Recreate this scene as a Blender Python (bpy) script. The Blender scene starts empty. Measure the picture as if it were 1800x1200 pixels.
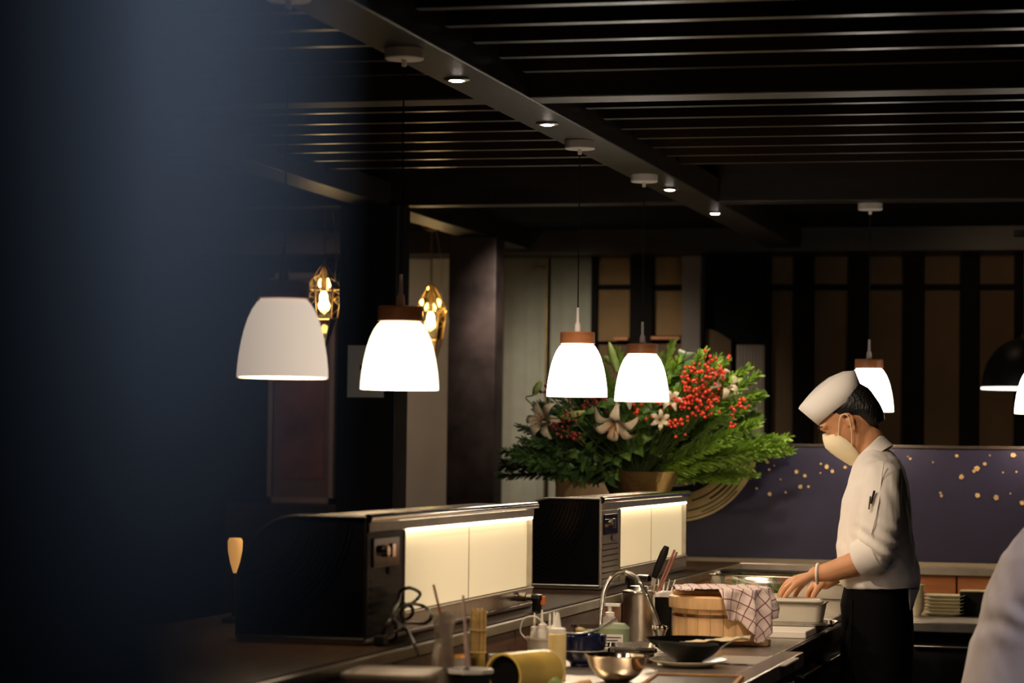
import bpy, bmesh, math, random
from mathutils import Vector, Matrix, noise
random.seed(7)
C = bpy.context.scene.collection
PI = math.pi
# ------------------------------------------------------------------ camera
F = 4600.0; EYE = 1.47; TH = math.radians(14.27); PITCH = math.atan(183/F); ROLL = 0.013
fl = Vector((-math.sin(TH), math.cos(TH), 0)); rl = Vector((math.cos(TH), math.sin(TH), 0)); ul = Vector((0, 0, 1))
fw = fl*math.cos(PITCH) + ul*math.sin(PITCH); up0 = ul*math.cos(PITCH) - fl*math.sin(PITCH)
up = up0*math.cos(ROLL) - rl*math.sin(ROLL); rt = rl*math.cos(ROLL) + up0*math.sin(ROLL)
EYEP = Vector((0, 0, EYE))
cam = bpy.data.cameras.new('camera'); cam.sensor_width = 36; cam.lens = F*36/1800
cam.clip_start = 0.02; cam.clip_end = 100
cam.dof.use_dof = True; cam.dof.focus_distance = 8.1; cam.dof.aperture_fstop = 3.9
co = bpy.data.objects.new('camera', cam); C.objects.link(co)
m = Matrix((rt, up, -fw)).transposed().to_4x4(); m.translation = EYEP; co.matrix_world = m
bpy.context.scene.camera = co
# ------------------------------------------------------------------ world, exposure, lights
w = bpy.data.worlds.new('world'); bpy.context.scene.world = w; w.use_nodes = True
w.node_tree.nodes['Background'].inputs[0].default_value = (0.9, 0.75, 0.6, 1)
w.node_tree.nodes['Background'].inputs[1].default_value = 0.004
vs = bpy.context.scene.view_settings
vs.view_transform = 'Standard'; vs.look = 'None'; vs.gamma = 1; vs.use_curve_mapping = False; vs.exposure = 0
def light(name, typ, loc, power, color, target=None, size=0.1, spot=None, blend=0.5):
    l = bpy.data.lights.new(name, typ); l.energy = power; l.color = color
    if typ == 'AREA': l.shape = 'DISK'; l.size = size
    else: l.shadow_soft_size = size
    if typ == 'SPOT': l.spot_size = math.radians(spot); l.spot_blend = blend
    o = bpy.data.objects.new(name, l); C.objects.link(o); o.location = loc
    if target is not None:
        o.rotation_euler = (Vector(target)-Vector(loc)).to_track_quat('-Z', 'Y').to_euler()
    return o
WARM = (1, .74, .48); WHITE = (1, .86, .68); COOL = (.55, .72, 1)
# unseen spots without fixtures, added to light worktop, cooks, bouquet, rear wall and panel
light('kitchen_fill', 'SPOT', (-.75, 6.0, 2.44), 66, (1, .76, .54), (-1.3, 6.8, .9), .05, 75, .7)
light('kitchen_fill', 'SPOT', (-1.45, 7.0, 2.44), 45, (1, .78, .56), (-1.25, 8.4, .9), .05, 80, .7)
light('kitchen_fill', 'SPOT', (.3, 5.6, 2.44), 45, (.95, .86, .95), (.2, 6.6, 1.1), .08, 70, .8)
light('kitchen_fill', 'SPOT', (-2.6, 6.6, 2.44), 90, (1, .81, .62), (-1.0, 8.4, 1.35), .08, 38, .8)
light('bouquet_fill', 'SPOT', (-1.5, 9.2, 2.42), 60, (1, .86, .60), (-1.75, 10.35, 1.62), .05, 44, .8)
light('kitchen_fill', 'SPOT', (-1.2, 4.3, 2.44), 36, (1, .80, .62), (-1.35, 5.75, .95), .05, 30, .9)
light('rear_wall_fill', 'SPOT', (-3.0, 11.7, 2.44), 62, (1, .92, .76), (-2.9, 13.3, 1.1), .1, 80, .9)
light('rear_wall_fill', 'SPOT', (-.9, 11.8, 2.44), 6, (1, .70, .40), (-.5, 13.3, 1.5), .1, 110, .9)
light('rear_wall_fill', 'SPOT', (-4.6, 11.6, 2.44), 22, (1, .7, .6), (-4.4, 13.3, 1.2), .1, 90, .9)
light('panel_fill', 'SPOT', (.2, 8.9, 2.44), 11, (1, .80, .70), (.3, 10.75, 1.30), .1, 50, 1)

def tgt(px, py):
    return (fw + rt*((px-900)/F) - up*((py-600)/F))
def PY(px, py, Y): d = tgt(px, py); return EYEP + d*(Y/d.y)
def PX(px, py, X): d = tgt(px, py); return EYEP + d*(X/d.x)
def PZ(px, py, Z): d = tgt(px, py); return EYEP + d*((Z-EYE)/d.z)
def PD(px, py, D): return EYEP + tgt(px, py)*D
CEIL = 2.47
# added cool spot with no fixture, gives the near post its blue glow
_pp = PD(440, 600, .25)
light('post_glow_fill', 'SPOT', _pp + rl*.62 + fl*.66 + ul*.55, 165, COOL, _pp + ul*.066, .02, 8.0, 1)

# ------------------------------------------------------------------ materials
def mat(name, col, rough=.5, metal=0, emit=None, es=0, var=0, vscale=8, bump=0, bscale=60, coat=0, trans=0, ior=1.45, alpha=1, stretch=(1,1,1), sheen=0, sss=0, spec=None):
    m = bpy.data.materials.new(name); m.use_nodes = True
    nt = m.node_tree; b = nt.nodes['Principled BSDF']; N = nt.nodes; L = nt.links
    b.inputs['Base Color'].default_value = (*col, 1); b.inputs['Roughness'].default_value = rough
    b.inputs['Metallic'].default_value = metal; b.inputs['Coat Weight'].default_value = coat
    b.inputs['Coat Roughness'].default_value = .12
    b.inputs['Transmission Weight'].default_value = trans; b.inputs['IOR'].default_value = ior
    b.inputs['Alpha'].default_value = alpha
    if spec is not None: b.inputs['Specular IOR Level'].default_value = spec
    if sheen: b.inputs['Sheen Weight'].default_value = sheen
    if sss:
        b.inputs['Subsurface Weight'].default_value = sss; b.inputs['Subsurface Radius'].default_value = (.02, .008, .004)
        b.inputs['Subsurface Scale'].default_value = .3
    if emit: b.inputs['Emission Color'].default_value = (*emit, 1); b.inputs['Emission Strength'].default_value = es
    if var or bump:
        tc = N.new('ShaderNodeTexCoord'); mp = N.new('ShaderNodeMapping'); mp.inputs['Scale'].default_value = stretch
        L.new(tc.outputs['Object'], mp.inputs[0])
    if var:
        n = N.new('ShaderNodeTexNoise'); n.inputs['Scale'].default_value = vscale; n.inputs['Detail'].default_value = 6
        L.new(mp.outputs[0], n.inputs[0])
        r = N.new('ShaderNodeValToRGB'); r.color_ramp.elements[0].position = .3; r.color_ramp.elements[1].position = .7
        r.color_ramp.elements[0].color = (*[c*(1-var) for c in col], 1); r.color_ramp.elements[1].color = (*[min(1, c*(1+var)) for c in col], 1)
        L.new(n.outputs[0], r.inputs[0]); L.new(r.outputs[0], b.inputs['Base Color'])
    if bump:
        n = N.new('ShaderNodeTexNoise'); n.inputs['Scale'].default_value = bscale; n.inputs['Detail'].default_value = 4
        L.new(mp.outputs[0], n.inputs[0])
        bp = N.new('ShaderNodeBump'); bp.inputs['Strength'].default_value = bump; bp.inputs['Distance'].default_value = .01
        L.new(n.outputs[0], bp.inputs['Height']); L.new(bp.outputs[0], b.inputs['Normal'])
    return m
def glassmat(name, col=(1, 1, 1), a=.12, rough=.03, tint=None):
    m = bpy.data.materials.new(name); m.use_nodes = True; nt = m.node_tree; N = nt.nodes; L = nt.links
    for n in list(N):
        if n.type == 'BSDF_PRINCIPLED': N.remove(n)
    o = N['Material Output']; t = N.new('ShaderNodeBsdfTransparent'); g = N.new('ShaderNodeBsdfGlossy'); mx = N.new('ShaderNodeMixShader')
    t.inputs[0].default_value = (*(tint or col), 1); g.inputs[0].default_value = (*col, 1); g.inputs['Roughness'].default_value = rough
    f = N.new('ShaderNodeFresnel'); f.inputs[0].default_value = 1.45; ad = N.new('ShaderNodeMath'); ad.operation = 'ADD'; ad.inputs[1].default_value = a; ad.use_clamp = True
    L.new(f.outputs[0], ad.inputs[0]); L.new(ad.outputs[0], mx.inputs[0]); L.new(t.outputs[0], mx.inputs[1]); L.new(g.outputs[0], mx.inputs[2]); L.new(mx.outputs[0], o.inputs[0])
    return m
def milky(name, col, mix=.5, rough=.4):
    m = bpy.data.materials.new(name); m.use_nodes = True; nt = m.node_tree; N = nt.nodes; L = nt.links
    b = N['Principled BSDF']; b.inputs['Base Color'].default_value = (*col, 1); b.inputs['Roughness'].default_value = rough
    t = N.new('ShaderNodeBsdfTransparent'); t.inputs[0].default_value = (*[.5+.5*c for c in col], 1); mx = N.new('ShaderNodeMixShader'); mx.inputs[0].default_value = mix
    L.new(t.outputs[0], mx.inputs[1]); L.new(b.outputs[0], mx.inputs[2]); L.new(mx.outputs[0], N['Material Output'].inputs[0])
    return m
M = {}
M['beam'] = mat('dark_beam_wood', (.024, .016, .012), .44, var=.35, vscale=3, stretch=(1, 1, 8), bump=.12, bscale=40)
M['slat'] = mat('dark_slat_wood', (.030, .017, .010), .30, var=.3, vscale=4, bump=.1, bscale=30)
M['black'] = mat('black_paint', (.006, .0055, .006), .8, bump=.05, spec=.15)
M['post'] = mat('grey_painted_post', (.09, .09, .095), .9, bump=.02, spec=.0)
M['floor'] = mat('dark_floor', (.02, .016, .013), .45, var=.3, vscale=3, bump=.05)
M['pillar'] = mat('black_pillar', (.014, .014, .017), .45, var=.2, vscale=5, bump=.1, bscale=20)
M['pillar2'] = mat('lacquer_pillar', (.05, .032, .030), .5, var=.6, vscale=6, bump=.15, bscale=14, spec=.25)
M['curtain'] = mat('grey_green_curtain', (.38, .36, .28), .8, var=.12, vscale=6, bump=.1, bscale=30)
M['palewall'] = mat('pale_wall', (.58, .55, .45), .8, var=.08, vscale=3, bump=.04)
M['screen'] = mat('brown_screen', (.13, .075, .035), .8, var=.15, vscale=5, bump=.08, bscale=90)
M['screenwarm'] = mat('amber_screen', (.26, .15, .06), .8, var=.2, vscale=4, bump=.08, bscale=90)
M['mull'] = mat('black_mullion', (.008, .006, .005), .7, bump=.05, spec=.1)
M['taupe'] = mat('taupe_post', (.20, .15, .125), .6, var=.1, vscale=6, bump=.1, bscale=40)
M['fluted'] = mat('pale_fluted', (.42, .33, .27), .7, var=.05, bump=.05)
M['blue'] = mat('indigo_panel', (.012, .0095, .032), .5, var=.35, vscale=2.2, bump=.04, bscale=30)
M['gold'] = mat('gold_leaf', (.62, .42, .20), .45, metal=.5, var=.3, vscale=40)
M['olive'] = mat('olive_gold_paint', (.62, .50, .24), .5, metal=.1, var=.3, vscale=9, bump=.1)
M['lilac'] = mat('lilac_paint', (.36, .31, .38), .5, var=.2, vscale=12)
M['stroke'] = mat('dark_stroke', (.04, .022, .012), .5, var=.2, vscale=12)
M['ledge'] = mat('olive_stone', (.16, .125, .075), .32, var=.2, vscale=14, bump=.04, bscale=90)
M['ledgeL'] = mat('dark_ledge_wood', (.032, .019, .011), .6, spec=.06, var=.3, vscale=6, stretch=(6, 1, 1), bump=.05)
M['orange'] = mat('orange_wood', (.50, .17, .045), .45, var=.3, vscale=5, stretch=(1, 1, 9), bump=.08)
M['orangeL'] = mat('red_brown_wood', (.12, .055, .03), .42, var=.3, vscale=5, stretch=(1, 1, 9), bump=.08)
M['steel'] = mat('brushed_steel', (.52, .48, .43), .27, metal=1, var=.08, vscale=30, bump=.05, bscale=120)
M['steeltop'] = mat('worktop_steel', (.42, .38, .33), .33, metal=.9, var=.15, vscale=10, bump=.06, bscale=60)
M['chrome'] = mat('chrome', (.75, .70, .64), .1, metal=1, bump=.02)
M['bowlsteel'] = mat('bowl_steel', (.70, .60, .48), .12, metal=1, bump=.02, bscale=20)
M['board'] = mat('white_board', (.78, .72, .62), .4, var=.04, bump=.04)
M['whiteplastic'] = mat('white_plastic', (.80, .77, .72), .35, var=.03)
M['enamel'] = mat('pale_enamel', (.55, .50, .41), .35, var=.05)
M['blackgloss'] = mat('black_gloss', (.003, .003, .0035), .12, spec=.35, bump=.02, bscale=20)
M['blackplastic'] = mat('black_plastic', (.007, .0065, .0065), .4, spec=.25, bump=.05)
M['rubber'] = mat('black_cable', (.035, .025, .022), .3, bump=.03)
M['bluegloss'] = mat('navy_glaze', (.003, .006, .04), .12, coat=.2, var=.3, vscale=20)
M['whitecer'] = mat('white_ceramic', (.78, .72, .62), .25, var=.04)
M['creamcer'] = mat('cream_ceramic', (.72, .64, .42), .3, var=.05)
M['pine'] = mat('pale_cedar', (.72, .45, .22), .5, var=.16, vscale=8, stretch=(8, 8, 1), bump=.1, bscale=30)
M['bamboo'] = mat('bamboo', (.62, .43, .17), .5, var=.25, vscale=30, bump=.05)
M['traywood'] = mat('tray_wood', (.42, .22, .09), .45, var=.2, vscale=12, bump=.05)
M['slate'] = mat('dark_slate', (.05, .042, .036), .4, var=.2, bump=.1)
M['copper'] = mat('copper_band', (.65, .38, .2), .25, metal=1)
M['yellow'] = mat('yellow_glaze', (.92, .64, .15), .3, coat=.15, var=.12, vscale=14)
M['sauce'] = mat('yellow_sauce', (.74, .58, .27), .35, var=.06)
M['lime'] = mat('lime_skin', (.45, .58, .18), .35, var=.2, vscale=30, bump=.1, bscale=200)
M['limeflesh'] = mat('lime_flesh', (.45, .58, .18), .4, var=.2, vscale=60)
M['orangefood'] = mat('orange_food', (.8, .3, .03), .4, var=.2, vscale=40)
M['greenfood'] = mat('green_food', (.10, .25, .04), .5, var=.5, vscale=40, bump=.2)
M['red'] = mat('red_plastic', (.6, .03, .02), .35, var=.1)
M['orangeplast'] = mat('orange_button', (.8, .2, .04), .35, var=.05)
M['clear'] = glassmat('clear_plastic', (.9, .88, .84), .10, .1)
M['glass'] = glassmat('clear_glass', (.95, .95, .9), .03, .02)
M['amberglass'] = glassmat('smoked_amber_glass', (1, .93, .75), .10, .03, (.97, .92, .74))
M['milky'] = milky('milky_plastic', (.72, .66, .6), .55)
M['bag'] = milky('bag_plastic', (.55, .48, .4), .45, .25)
M['greenclear'] = milky('green_tinted_plastic', (.45, .55, .35), .5)
M['brass'] = mat('aged_brass', (.42, .30, .15), .3, metal=1, var=.2, vscale=30)
M['white'] = mat('white_metal', (.90, .86, .82), .4, var=.02)
M['cord'] = mat('black_cord', (.008, .008, .008), .6)
M['stick'] = mat('red_brown_stick', (.30, .12, .08), .4, var=.15, vscale=20)
M['pinkstick'] = mat('pinkish_stick', (.52, .36, .31), .4, var=.1, vscale=20)
M['skin'] = mat('skin', (.56, .27, .13), .48, var=.10, vscale=14, bump=.06, bscale=220, sss=.15)
M['hair'] = mat('black_hair', (.006, .005, .0045), .45, bump=.5, bscale=160, stretch=(1, 1, .25))
M['jacket'] = mat('white_jacket_cloth', (.80, .74, .68), .8, var=.03, vscale=8, bump=.18, bscale=18, sheen=.1)
M['jacket2'] = mat('lilac_white_cloth', (.74, .68, .72), .8, var=.03, vscale=8, bump=.18, bscale=14, sheen=.1)
M['hat'] = mat('white_hat_cloth', (.84, .80, .75), .8, var=.02, bump=.08, bscale=50)
M['mask'] = mat('cream_mask', (.86, .74, .50), .75, var=.03, bump=.06, bscale=120)
M['trouser'] = mat('black_cloth', (.0035, .003, .0035), .9, bump=.2, bscale=20, spec=.08)
M['paper'] = mat('paper', (.75, .72, .70), .7, var=.04)
M['ink'] = mat('ink', (.03, .03, .035), .7)
M['cardboard'] = mat('parchment', (.78, .64, .42), .7, var=.08, bump=.1)
M['print'] = mat('reddish_print', (.13, .055, .05), .55, var=.6, vscale=3.5)
M['matboard'] = mat('brown_mat_board', (.11, .07, .055), .6, var=.1)
M['leaf'] = mat('leaf_green', (.09, .17, .035), .45, var=.4, vscale=7)
M['leafdark'] = mat('dark_leaf', (.035, .075, .022), .4, var=.4, vscale=7)
M['fern'] = mat('fern_green', (.26, .44, .05), .5, var=.4, vscale=6)
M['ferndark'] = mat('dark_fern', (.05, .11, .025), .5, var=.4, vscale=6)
M['berry'] = mat('red_berry', (.62, .045, .02), .25, var=.3, vscale=30, coat=.3)
M['berrydark'] = mat('dark_berry', (.22, .02, .02), .3, var=.3, vscale=30)
M['petal'] = mat('cream_petal', (.52, .43, .30), .5, var=.1, vscale=30)
M['stamen'] = mat('brown_stamen', (.3, .12, .03), .6)
M['bud'] = mat('green_bud', (.32, .42, .12), .4, var=.2, vscale=20)
M['stem'] = mat('stem', (.06, .10, .03), .5, var=.2)
M['goldbowl'] = mat('hammered_gold_bowl', (.80, .60, .28), .32, metal=1, bump=.5, bscale=30)
M['led'] = mat('led_tube', (1, .9, .7), .5, emit=(1, .84, .56), es=7)
M['lens'] = mat('downlight_lens', (1, 1, 1), .5, emit=(1, .84, .74), es=60)
M['bulb'] = mat('warm_bulb', (1, .8, .5), .5, emit=(1, .72, .36), es=30)
M['amber'] = mat('amber_lamp', (1, .6, .2), .5, emit=(1, .47, .12), es=.9)
M['lampwood'] = mat('lamp_cap_wood', (.40, .15, .06), .35, var=.2, vscale=9, stretch=(1, 1, 6), coat=.2)
M['chairwood'] = mat('tan_chair', (.42, .28, .15), .5, var=.1)
M['piping'] = mat('white_tube', (.62, .55, .5), .35)
def emis(name, col, s):
    return mat(name, (.8, .75, .65), .4, emit=col, es=s)
M['shade'] = emis('lit_opal_glass', (1, .90, .76), 9)
M['shade_warm'] = emis('lit_opal_glass_warm', (1, .86, .60), 2.2)
M['shade_dim'] = emis('dim_opal_glass', (1, .80, .62), .85)
M['diff'] = mat('lit_diffuser', (.85, .76, .58), .35, emit=(1, .76, .42), es=.47, var=.04, vscale=4)
M['domedisc'] = emis('dome_disc', (1, .92, .78), 2.2)
# flame diffuser for cloth check
def check_mat():
    m = mat('checked_cloth', (.74, .62, .58), .85, bump=.2, bscale=30); nt = m.node_tree; N = nt.nodes; L = nt.links; b = N['Principled BSDF']
    uv = N.new('ShaderNodeUVMap'); sp = N.new('ShaderNodeSeparateXYZ'); L.new(uv.outputs[0], sp.inputs[0])
    def line(out):
        a = N.new('ShaderNodeMath'); a.operation = 'MULTIPLY'; a.inputs[1].default_value = 14; L.new(out, a.inputs[0])
        f = N.new('ShaderNodeMath'); f.operation = 'FRACT'; L.new(a.outputs[0], f.inputs[0])
        g = N.new('ShaderNodeMath'); g.operation = 'LESS_THAN'; g.inputs[1].default_value = .10; L.new(f.outputs[0], g.inputs[0]); return g.outputs[0]
    mxm = N.new('ShaderNodeMath'); mxm.operation = 'MAXIMUM'; L.new(line(sp.outputs[0]), mxm.inputs[0]); L.new(line(sp.outputs[1]), mxm.inputs[1])
    mx = N.new('ShaderNodeMix'); mx.data_type = 'RGBA'; mx.inputs['A'].default_value = (.76, .62, .58, 1); mx.inputs['B'].default_value = (.22, .07, .08, 1)
    L.new(mxm.outputs[0], mx.inputs[0]); L.new(mx.outputs['Result'], b.inputs['Base Color']); return m
M['check'] = check_mat()

def randvar(m, amt):
    nt = m.node_tree; b = nt.nodes['Principled BSDF']; inp = b.inputs['Base Color']; oi = nt.nodes.new('ShaderNodeObjectInfo')
    mr = nt.nodes.new('ShaderNodeMapRange'); mr.inputs['To Min'].default_value = 1-amt; mr.inputs['To Max'].default_value = 1+amt*.6
    hs = nt.nodes.new('ShaderNodeHueSaturation'); nt.links.new(oi.outputs['Random'], mr.inputs[0]); nt.links.new(mr.outputs[0], hs.inputs['Value'])
    if inp.links: nt.links.new(inp.links[0].from_socket, hs.inputs['Color'])
    else: hs.inputs['Color'].default_value = inp.default_value
    nt.links.new(hs.outputs[0], inp)
randvar(M['bamboo'], .5); randvar(M['pine'], .15); randvar(M['fern'], .3); randvar(M['ferndark'], .35); randvar(M['slat'], .3)
# ------------------------------------------------------------------ geometry helpers
class MB:
    def __init__(s): s.v = []; s.f = []; s.uv = None
    def add(s, vs, fs):
        n = len(s.v); s.v += [Vector(v) for v in vs]; s.f += [tuple(i+n for i in f) for f in fs]; return s
    def box(s, x0, x1, y0, y1, z0, z1, mt=None):
        vs = [Vector((x, y, z)) for z in (z0, z1) for y in (y0, y1) for x in (x0, x1)]
        if mt: vs = [mt @ v for v in vs]
        return s.add(vs, [(0, 2, 3, 1), (4, 5, 7, 6), (0, 1, 5, 4), (2, 6, 7, 3), (0, 4, 6, 2), (1, 3, 7, 5)])
    def lathe(s, prof, n=32, mt=None, cap0=False, cap1=False):   # prof [(r,z)]
        vs = []; fs = []
        for r, z in prof:
            for k in range(n):
                a = 2*PI*k/n; v = Vector((r*math.cos(a), r*math.sin(a), z)); vs.append(mt @ v if mt else v)
        for i in range(len(prof)-1):
            for k in range(n):
                k2 = (k+1) % n; fs.append((i*n+k, i*n+k2, (i+1)*n+k2, (i+1)*n+k))
        if cap0: fs.append(tuple(range(n-1, -1, -1)))
        if cap1: fs.append(tuple(range((len(prof)-1)*n, len(prof)*n)))
        return s.add(vs, fs)
    def cyl(s, r0, r1, z0, z1, n=24, mt=None): return s.lathe([(r0, z0), (r1, z1)], n, mt, True, True)
    def rod(s, a, b, r0, r1=None, n=10):
        a = Vector(a); b = Vector(b); d = b-a
        q = d.to_track_quat('Z', 'Y').to_matrix().to_4x4(); q.translation = a
        return s.cyl(r0, r0 if r1 is None else r1, 0, d.length, n, q)
    def tube(s, pts, r, n=10, caps=True):
        pts = [Vector(p) for p in pts]; R = r if isinstance(r, (list, tuple)) else [r]*len(pts)
        vs = []; fs = []; ref = None
        for i, p in enumerate(pts):
            t = (pts[min(i+1, len(pts)-1)] - pts[max(i-1, 0)])
            t = t.normalized() if t.length > 1e-9 else Vector((0, 0, 1))
            if ref is None: ref = t.orthogonal().normalized()
            ref = (ref - t*ref.dot(t)); ref = ref.normalized() if ref.length > 1e-6 else t.orthogonal().normalized()
            b = t.cross(ref)
            for k in range(n):
                a = 2*PI*k/n; vs.append(p + (ref*math.cos(a) + b*math.sin(a))*R[i])
        for i in range(len(pts)-1):
            for k in range(n):
                k2 = (k+1) % n; fs.append((i*n+k, i*n+k2, (i+1)*n+k2, (i+1)*n+k))
        if caps: fs.append(tuple(range(n-1, -1, -1))); fs.append(tuple(range((len(pts)-1)*n, len(pts)*n)))
        return s.add(vs, fs)
    def ball(s, c, r, n=12, m=8, rot=None):
        c = Vector(c); r = Vector(r) if isinstance(r, (tuple, list, Vector)) else Vector((r, r, r))
        vs = []; fs = []
        def T(v):
            v = Vector((v.x*r.x, v.y*r.y, v.z*r.z)); return c + (rot @ v if rot else v)
        vs.append(T(Vector((0, 0, -1))))
        for j in range(1, m):
            a = -PI/2 + PI*j/m
            for k in range(n): b = 2*PI*k/n; vs.append(T(Vector((math.cos(a)*math.cos(b), math.cos(a)*math.sin(b), math.sin(a)))))
        vs.append(T(Vector((0, 0, 1)))); top = len(vs)-1
        for k in range(n):
            k2 = (k+1) % n; fs.append((0, 1+k2, 1+k)); fs.append((top, 1+(m-2)*n+k, 1+(m-2)*n+k2))
            for j in range(m-2): fs.append((1+j*n+k, 1+j*n+k2, 1+(j+1)*n+k2, 1+(j+1)*n+k))
        return s.add(vs, fs)
    def loft(s, rings, cap=True, closed=True):
        n = len(rings[0]); vs = [v for r in rings for v in r]; fs = []
        for i in range(len(rings)-1):
            for k in range(n if closed else n-1):
                k2 = (k+1) % n; fs.append((i*n+k, i*n+k2, (i+1)*n+k2, (i+1)*n+k))
        if cap: fs.append(tuple(range(n-1, -1, -1))); fs.append(tuple(range((len(rings)-1)*n, len(rings)*n)))
        return s.add(vs, fs)
    def chain(s, pts, rad, n=14):
        pts = [Vector(p) for p in pts]
        for i, p in enumerate(pts):
            s.ball(p, rad[i], n, 10)
            if i: s.rod(pts[i-1], p, rad[i-1], rad[i], n)
        return s
    def prism(s, poly, y0, y1, mt=None):       # poly in xz
        n = len(poly); vs = [Vector((x, y0, z)) for x, z in poly] + [Vector((x, y1, z)) for x, z in poly]
        if mt: vs = [mt @ v for v in vs]
        return s.add(vs, [tuple(range(n)), tuple(range(2*n-1, n-1, -1))] + [(i, i+n, (i+1) % n+n, (i+1) % n) for i in range(n)])
    def mesh(s, name, smooth=True, ang=38):
        me = bpy.data.meshes.new(name); me.from_pydata([tuple(v) for v in s.v], [], s.f); me.validate(); 
        bm = bmesh.new(); bm.from_mesh(me); bmesh.ops.recalc_face_normals(bm, faces=bm.faces); bm.to_mesh(me); bm.free()
        if smooth:
            me.polygons.foreach_set('use_smooth', [True]*len(me.polygons)); me.set_sharp_from_angle(angle=math.radians(ang))
        return me
def obj(name, mb, material, parent=None, smooth=True, bevel=0, label=None, solid=0, ang=38):
    me = mb if isinstance(mb, bpy.types.Mesh) else mb.mesh(name, smooth, ang)
    if material and not me.materials: me.materials.append(M[material] if isinstance(material, str) else material)
    o = bpy.data.objects.new(name, me); C.objects.link(o)
    if parent: o.parent = parent
    if solid: md = o.modifiers.new('s', 'SOLIDIFY'); md.thickness = solid
    if bevel: md = o.modifiers.new('b', 'BEVEL'); md.width = bevel; md.segments = 2; md.limit_method = 'ANGLE'
    if label: o['label'] = label
    return o
def tag(o, label, cat, group=None, kind=None):
    o['label'] = label; o['category'] = cat
    if group: o['group'] = group
    if kind: o['kind'] = kind
    return o
def thing(name, loc, label, cat, group=None, rz=0):
    o = bpy.data.objects.new(name, None); C.objects.link(o); o.empty_display_size = .1
    o.location = loc; o.rotation_euler = (0, 0, rz); tag(o, label, cat, group); return o
def struct(name, mb, material, label=None, bevel=0, smooth=False):
    o = obj(name, mb, material, None, smooth, bevel); o['kind'] = 'structure'
    if label: o['label'] = label
    return o
def dup(root, loc=None, rot=None, label=None, scale=None, group=None):
    r = root.copy(); C.objects.link(r)
    if loc is not None: r.location = loc
    if rot is not None: r.rotation_euler = rot
    if scale is not None: r.scale = scale
    if label: r['label'] = label
    if group: r['group'] = group
    for ch in list(root.children):
        c = ch.copy(); C.objects.link(c); c.parent = r
        for g in ch.children:
            d = g.copy(); C.objects.link(d); d.parent = c
    return r
def bake(name, mb, material, parent, voxel=.006, smooth_it=6, disp=None):
    me = mb.mesh(name, False); o = bpy.data.objects.new(name, me); C.objects.link(o)
    r = o.modifiers.new('r', 'REMESH'); r.mode = 'VOXEL'; r.voxel_size = voxel
    sm = o.modifiers.new('s', 'SMOOTH'); sm.factor = .5; sm.iterations = smooth_it
    dg = bpy.context.evaluated_depsgraph_get(); m2 = bpy.data.meshes.new_from_object(o.evaluated_get(dg))
    bpy.data.objects.remove(o); bpy.data.meshes.remove(me); m2.name = name
    if disp:
        nr = [v.normal.copy() for v in m2.vertices]
        for i, v in enumerate(m2.vertices): v.co = v.co + nr[i]*disp(v.co, nr[i])
    m2.polygons.foreach_set('use_smooth', [True]*len(m2.polygons))
    m2.materials.clear(); m2.materials.append(M[material])
    ob = bpy.data.objects.new(name, m2); C.objects.link(ob)
    if parent: ob.parent = parent
    return ob
def bez(pts, n=8):    # catmull-rom
    pts = [Vector(p) for p in pts]; out = []
    P = [pts[0]*2-pts[1]] + pts + [pts[-1]*2-pts[-2]]
    for i in range(1, len(P)-2):
        for k in range(n):
            t = k/n; a, b, c, d = P[i-1], P[i], P[i+1], P[i+2]
            out.append(.5*((2*b)+(-a+c)*t+(2*a-5*b+4*c-d)*t*t+(-a+3*b-3*c+d)*t**3))
    out.append(pts[-1]); return out

# ================================================================== SETTING
XL, XR, YF, YB = -5.6, 3.2, -1.4, 13.3
struct('floor', MB().box(XL, XR, YF, YB, -.1, 0), 'floor', 'dark floor of the restaurant')
struct('wall_left', MB().box(XL-.1, XL, YF, YB, 0, 2.95), 'black')
struct('wall_right', MB().box(XR, XR+.1, YF, YB, 0, 2.95), 'black')
struct('wall_front', MB().box(XL, XR, YF-.1, YF, 0, 2.95), 'black')
wb = struct('wall_back', MB().box(XL, XR, YB, YB+.1, 0, 2.95), 'black', 'dark rear wall dressed with screens and curtains')
ce = struct('ceiling', MB().box(XL, XR, YF, YB+.1, 2.95, 3.05), 'black', 'black ceiling behind rows of dark slats')
# slats: rows every .27 m, three bays
def slat_row(y):
    for (x0, x1) in ((-5.5, -3.36), (-3.19, -1.98), (-1.80, 3.15)):
        o = obj('ceiling_slat', slatmesh[(x0, x1)], None, ce); o.location = (0, y, 0)
slatmesh = {}
for (x0, x1) in ((-5.5, -3.36), (-3.19, -1.98), (-1.80, 3.15)):
    me = MB().box(x0, x1, -.02, .02, CEIL+.06, CEIL+.14).mesh('ceiling_slat', False); me.materials.append(M['slat']); slatmesh[(x0, x1)] = me
y0 = PZ(1200, 207, CEIL+.06).y
ks = [y0+.27*k for k in range(-12, 6)]
crossY = [PZ(965, 172, CEIL).y, PZ(1200, 356, CEIL).y, PZ(965, 172, CEIL).y-3.0]
for y in ks:
    if all(not (c-.04 < y < c+.17) for c in crossY): slat_row(y)
def beam(n, x0, x1, y0, y1, z0, z1, lab): struct('trim_%d' % n, MB().box(x0, x1, y0, y1, z0, z1), 'beam', lab, bevel=.004)
beam(1, -1.975, -1.81, 1.0, 12.9, CEIL, CEIL+.10, 'dark ceiling beam carrying the white pendant canopies and downlights')
beam(2, -3.35, -3.20, 1.0, 12.9, CEIL, CEIL+.10, 'second long ceiling beam over the black pillars')
beam(3, XL, XR, crossY[0], crossY[0]+.13, CEIL+.001, CEIL+.16, 'cross beam of the slatted ceiling in the foreground')
beam(4, XL, XR, crossY[1], crossY[1]+.13, CEIL+.001, CEIL+.16, 'cross beam at the far end of the slats')
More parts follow.
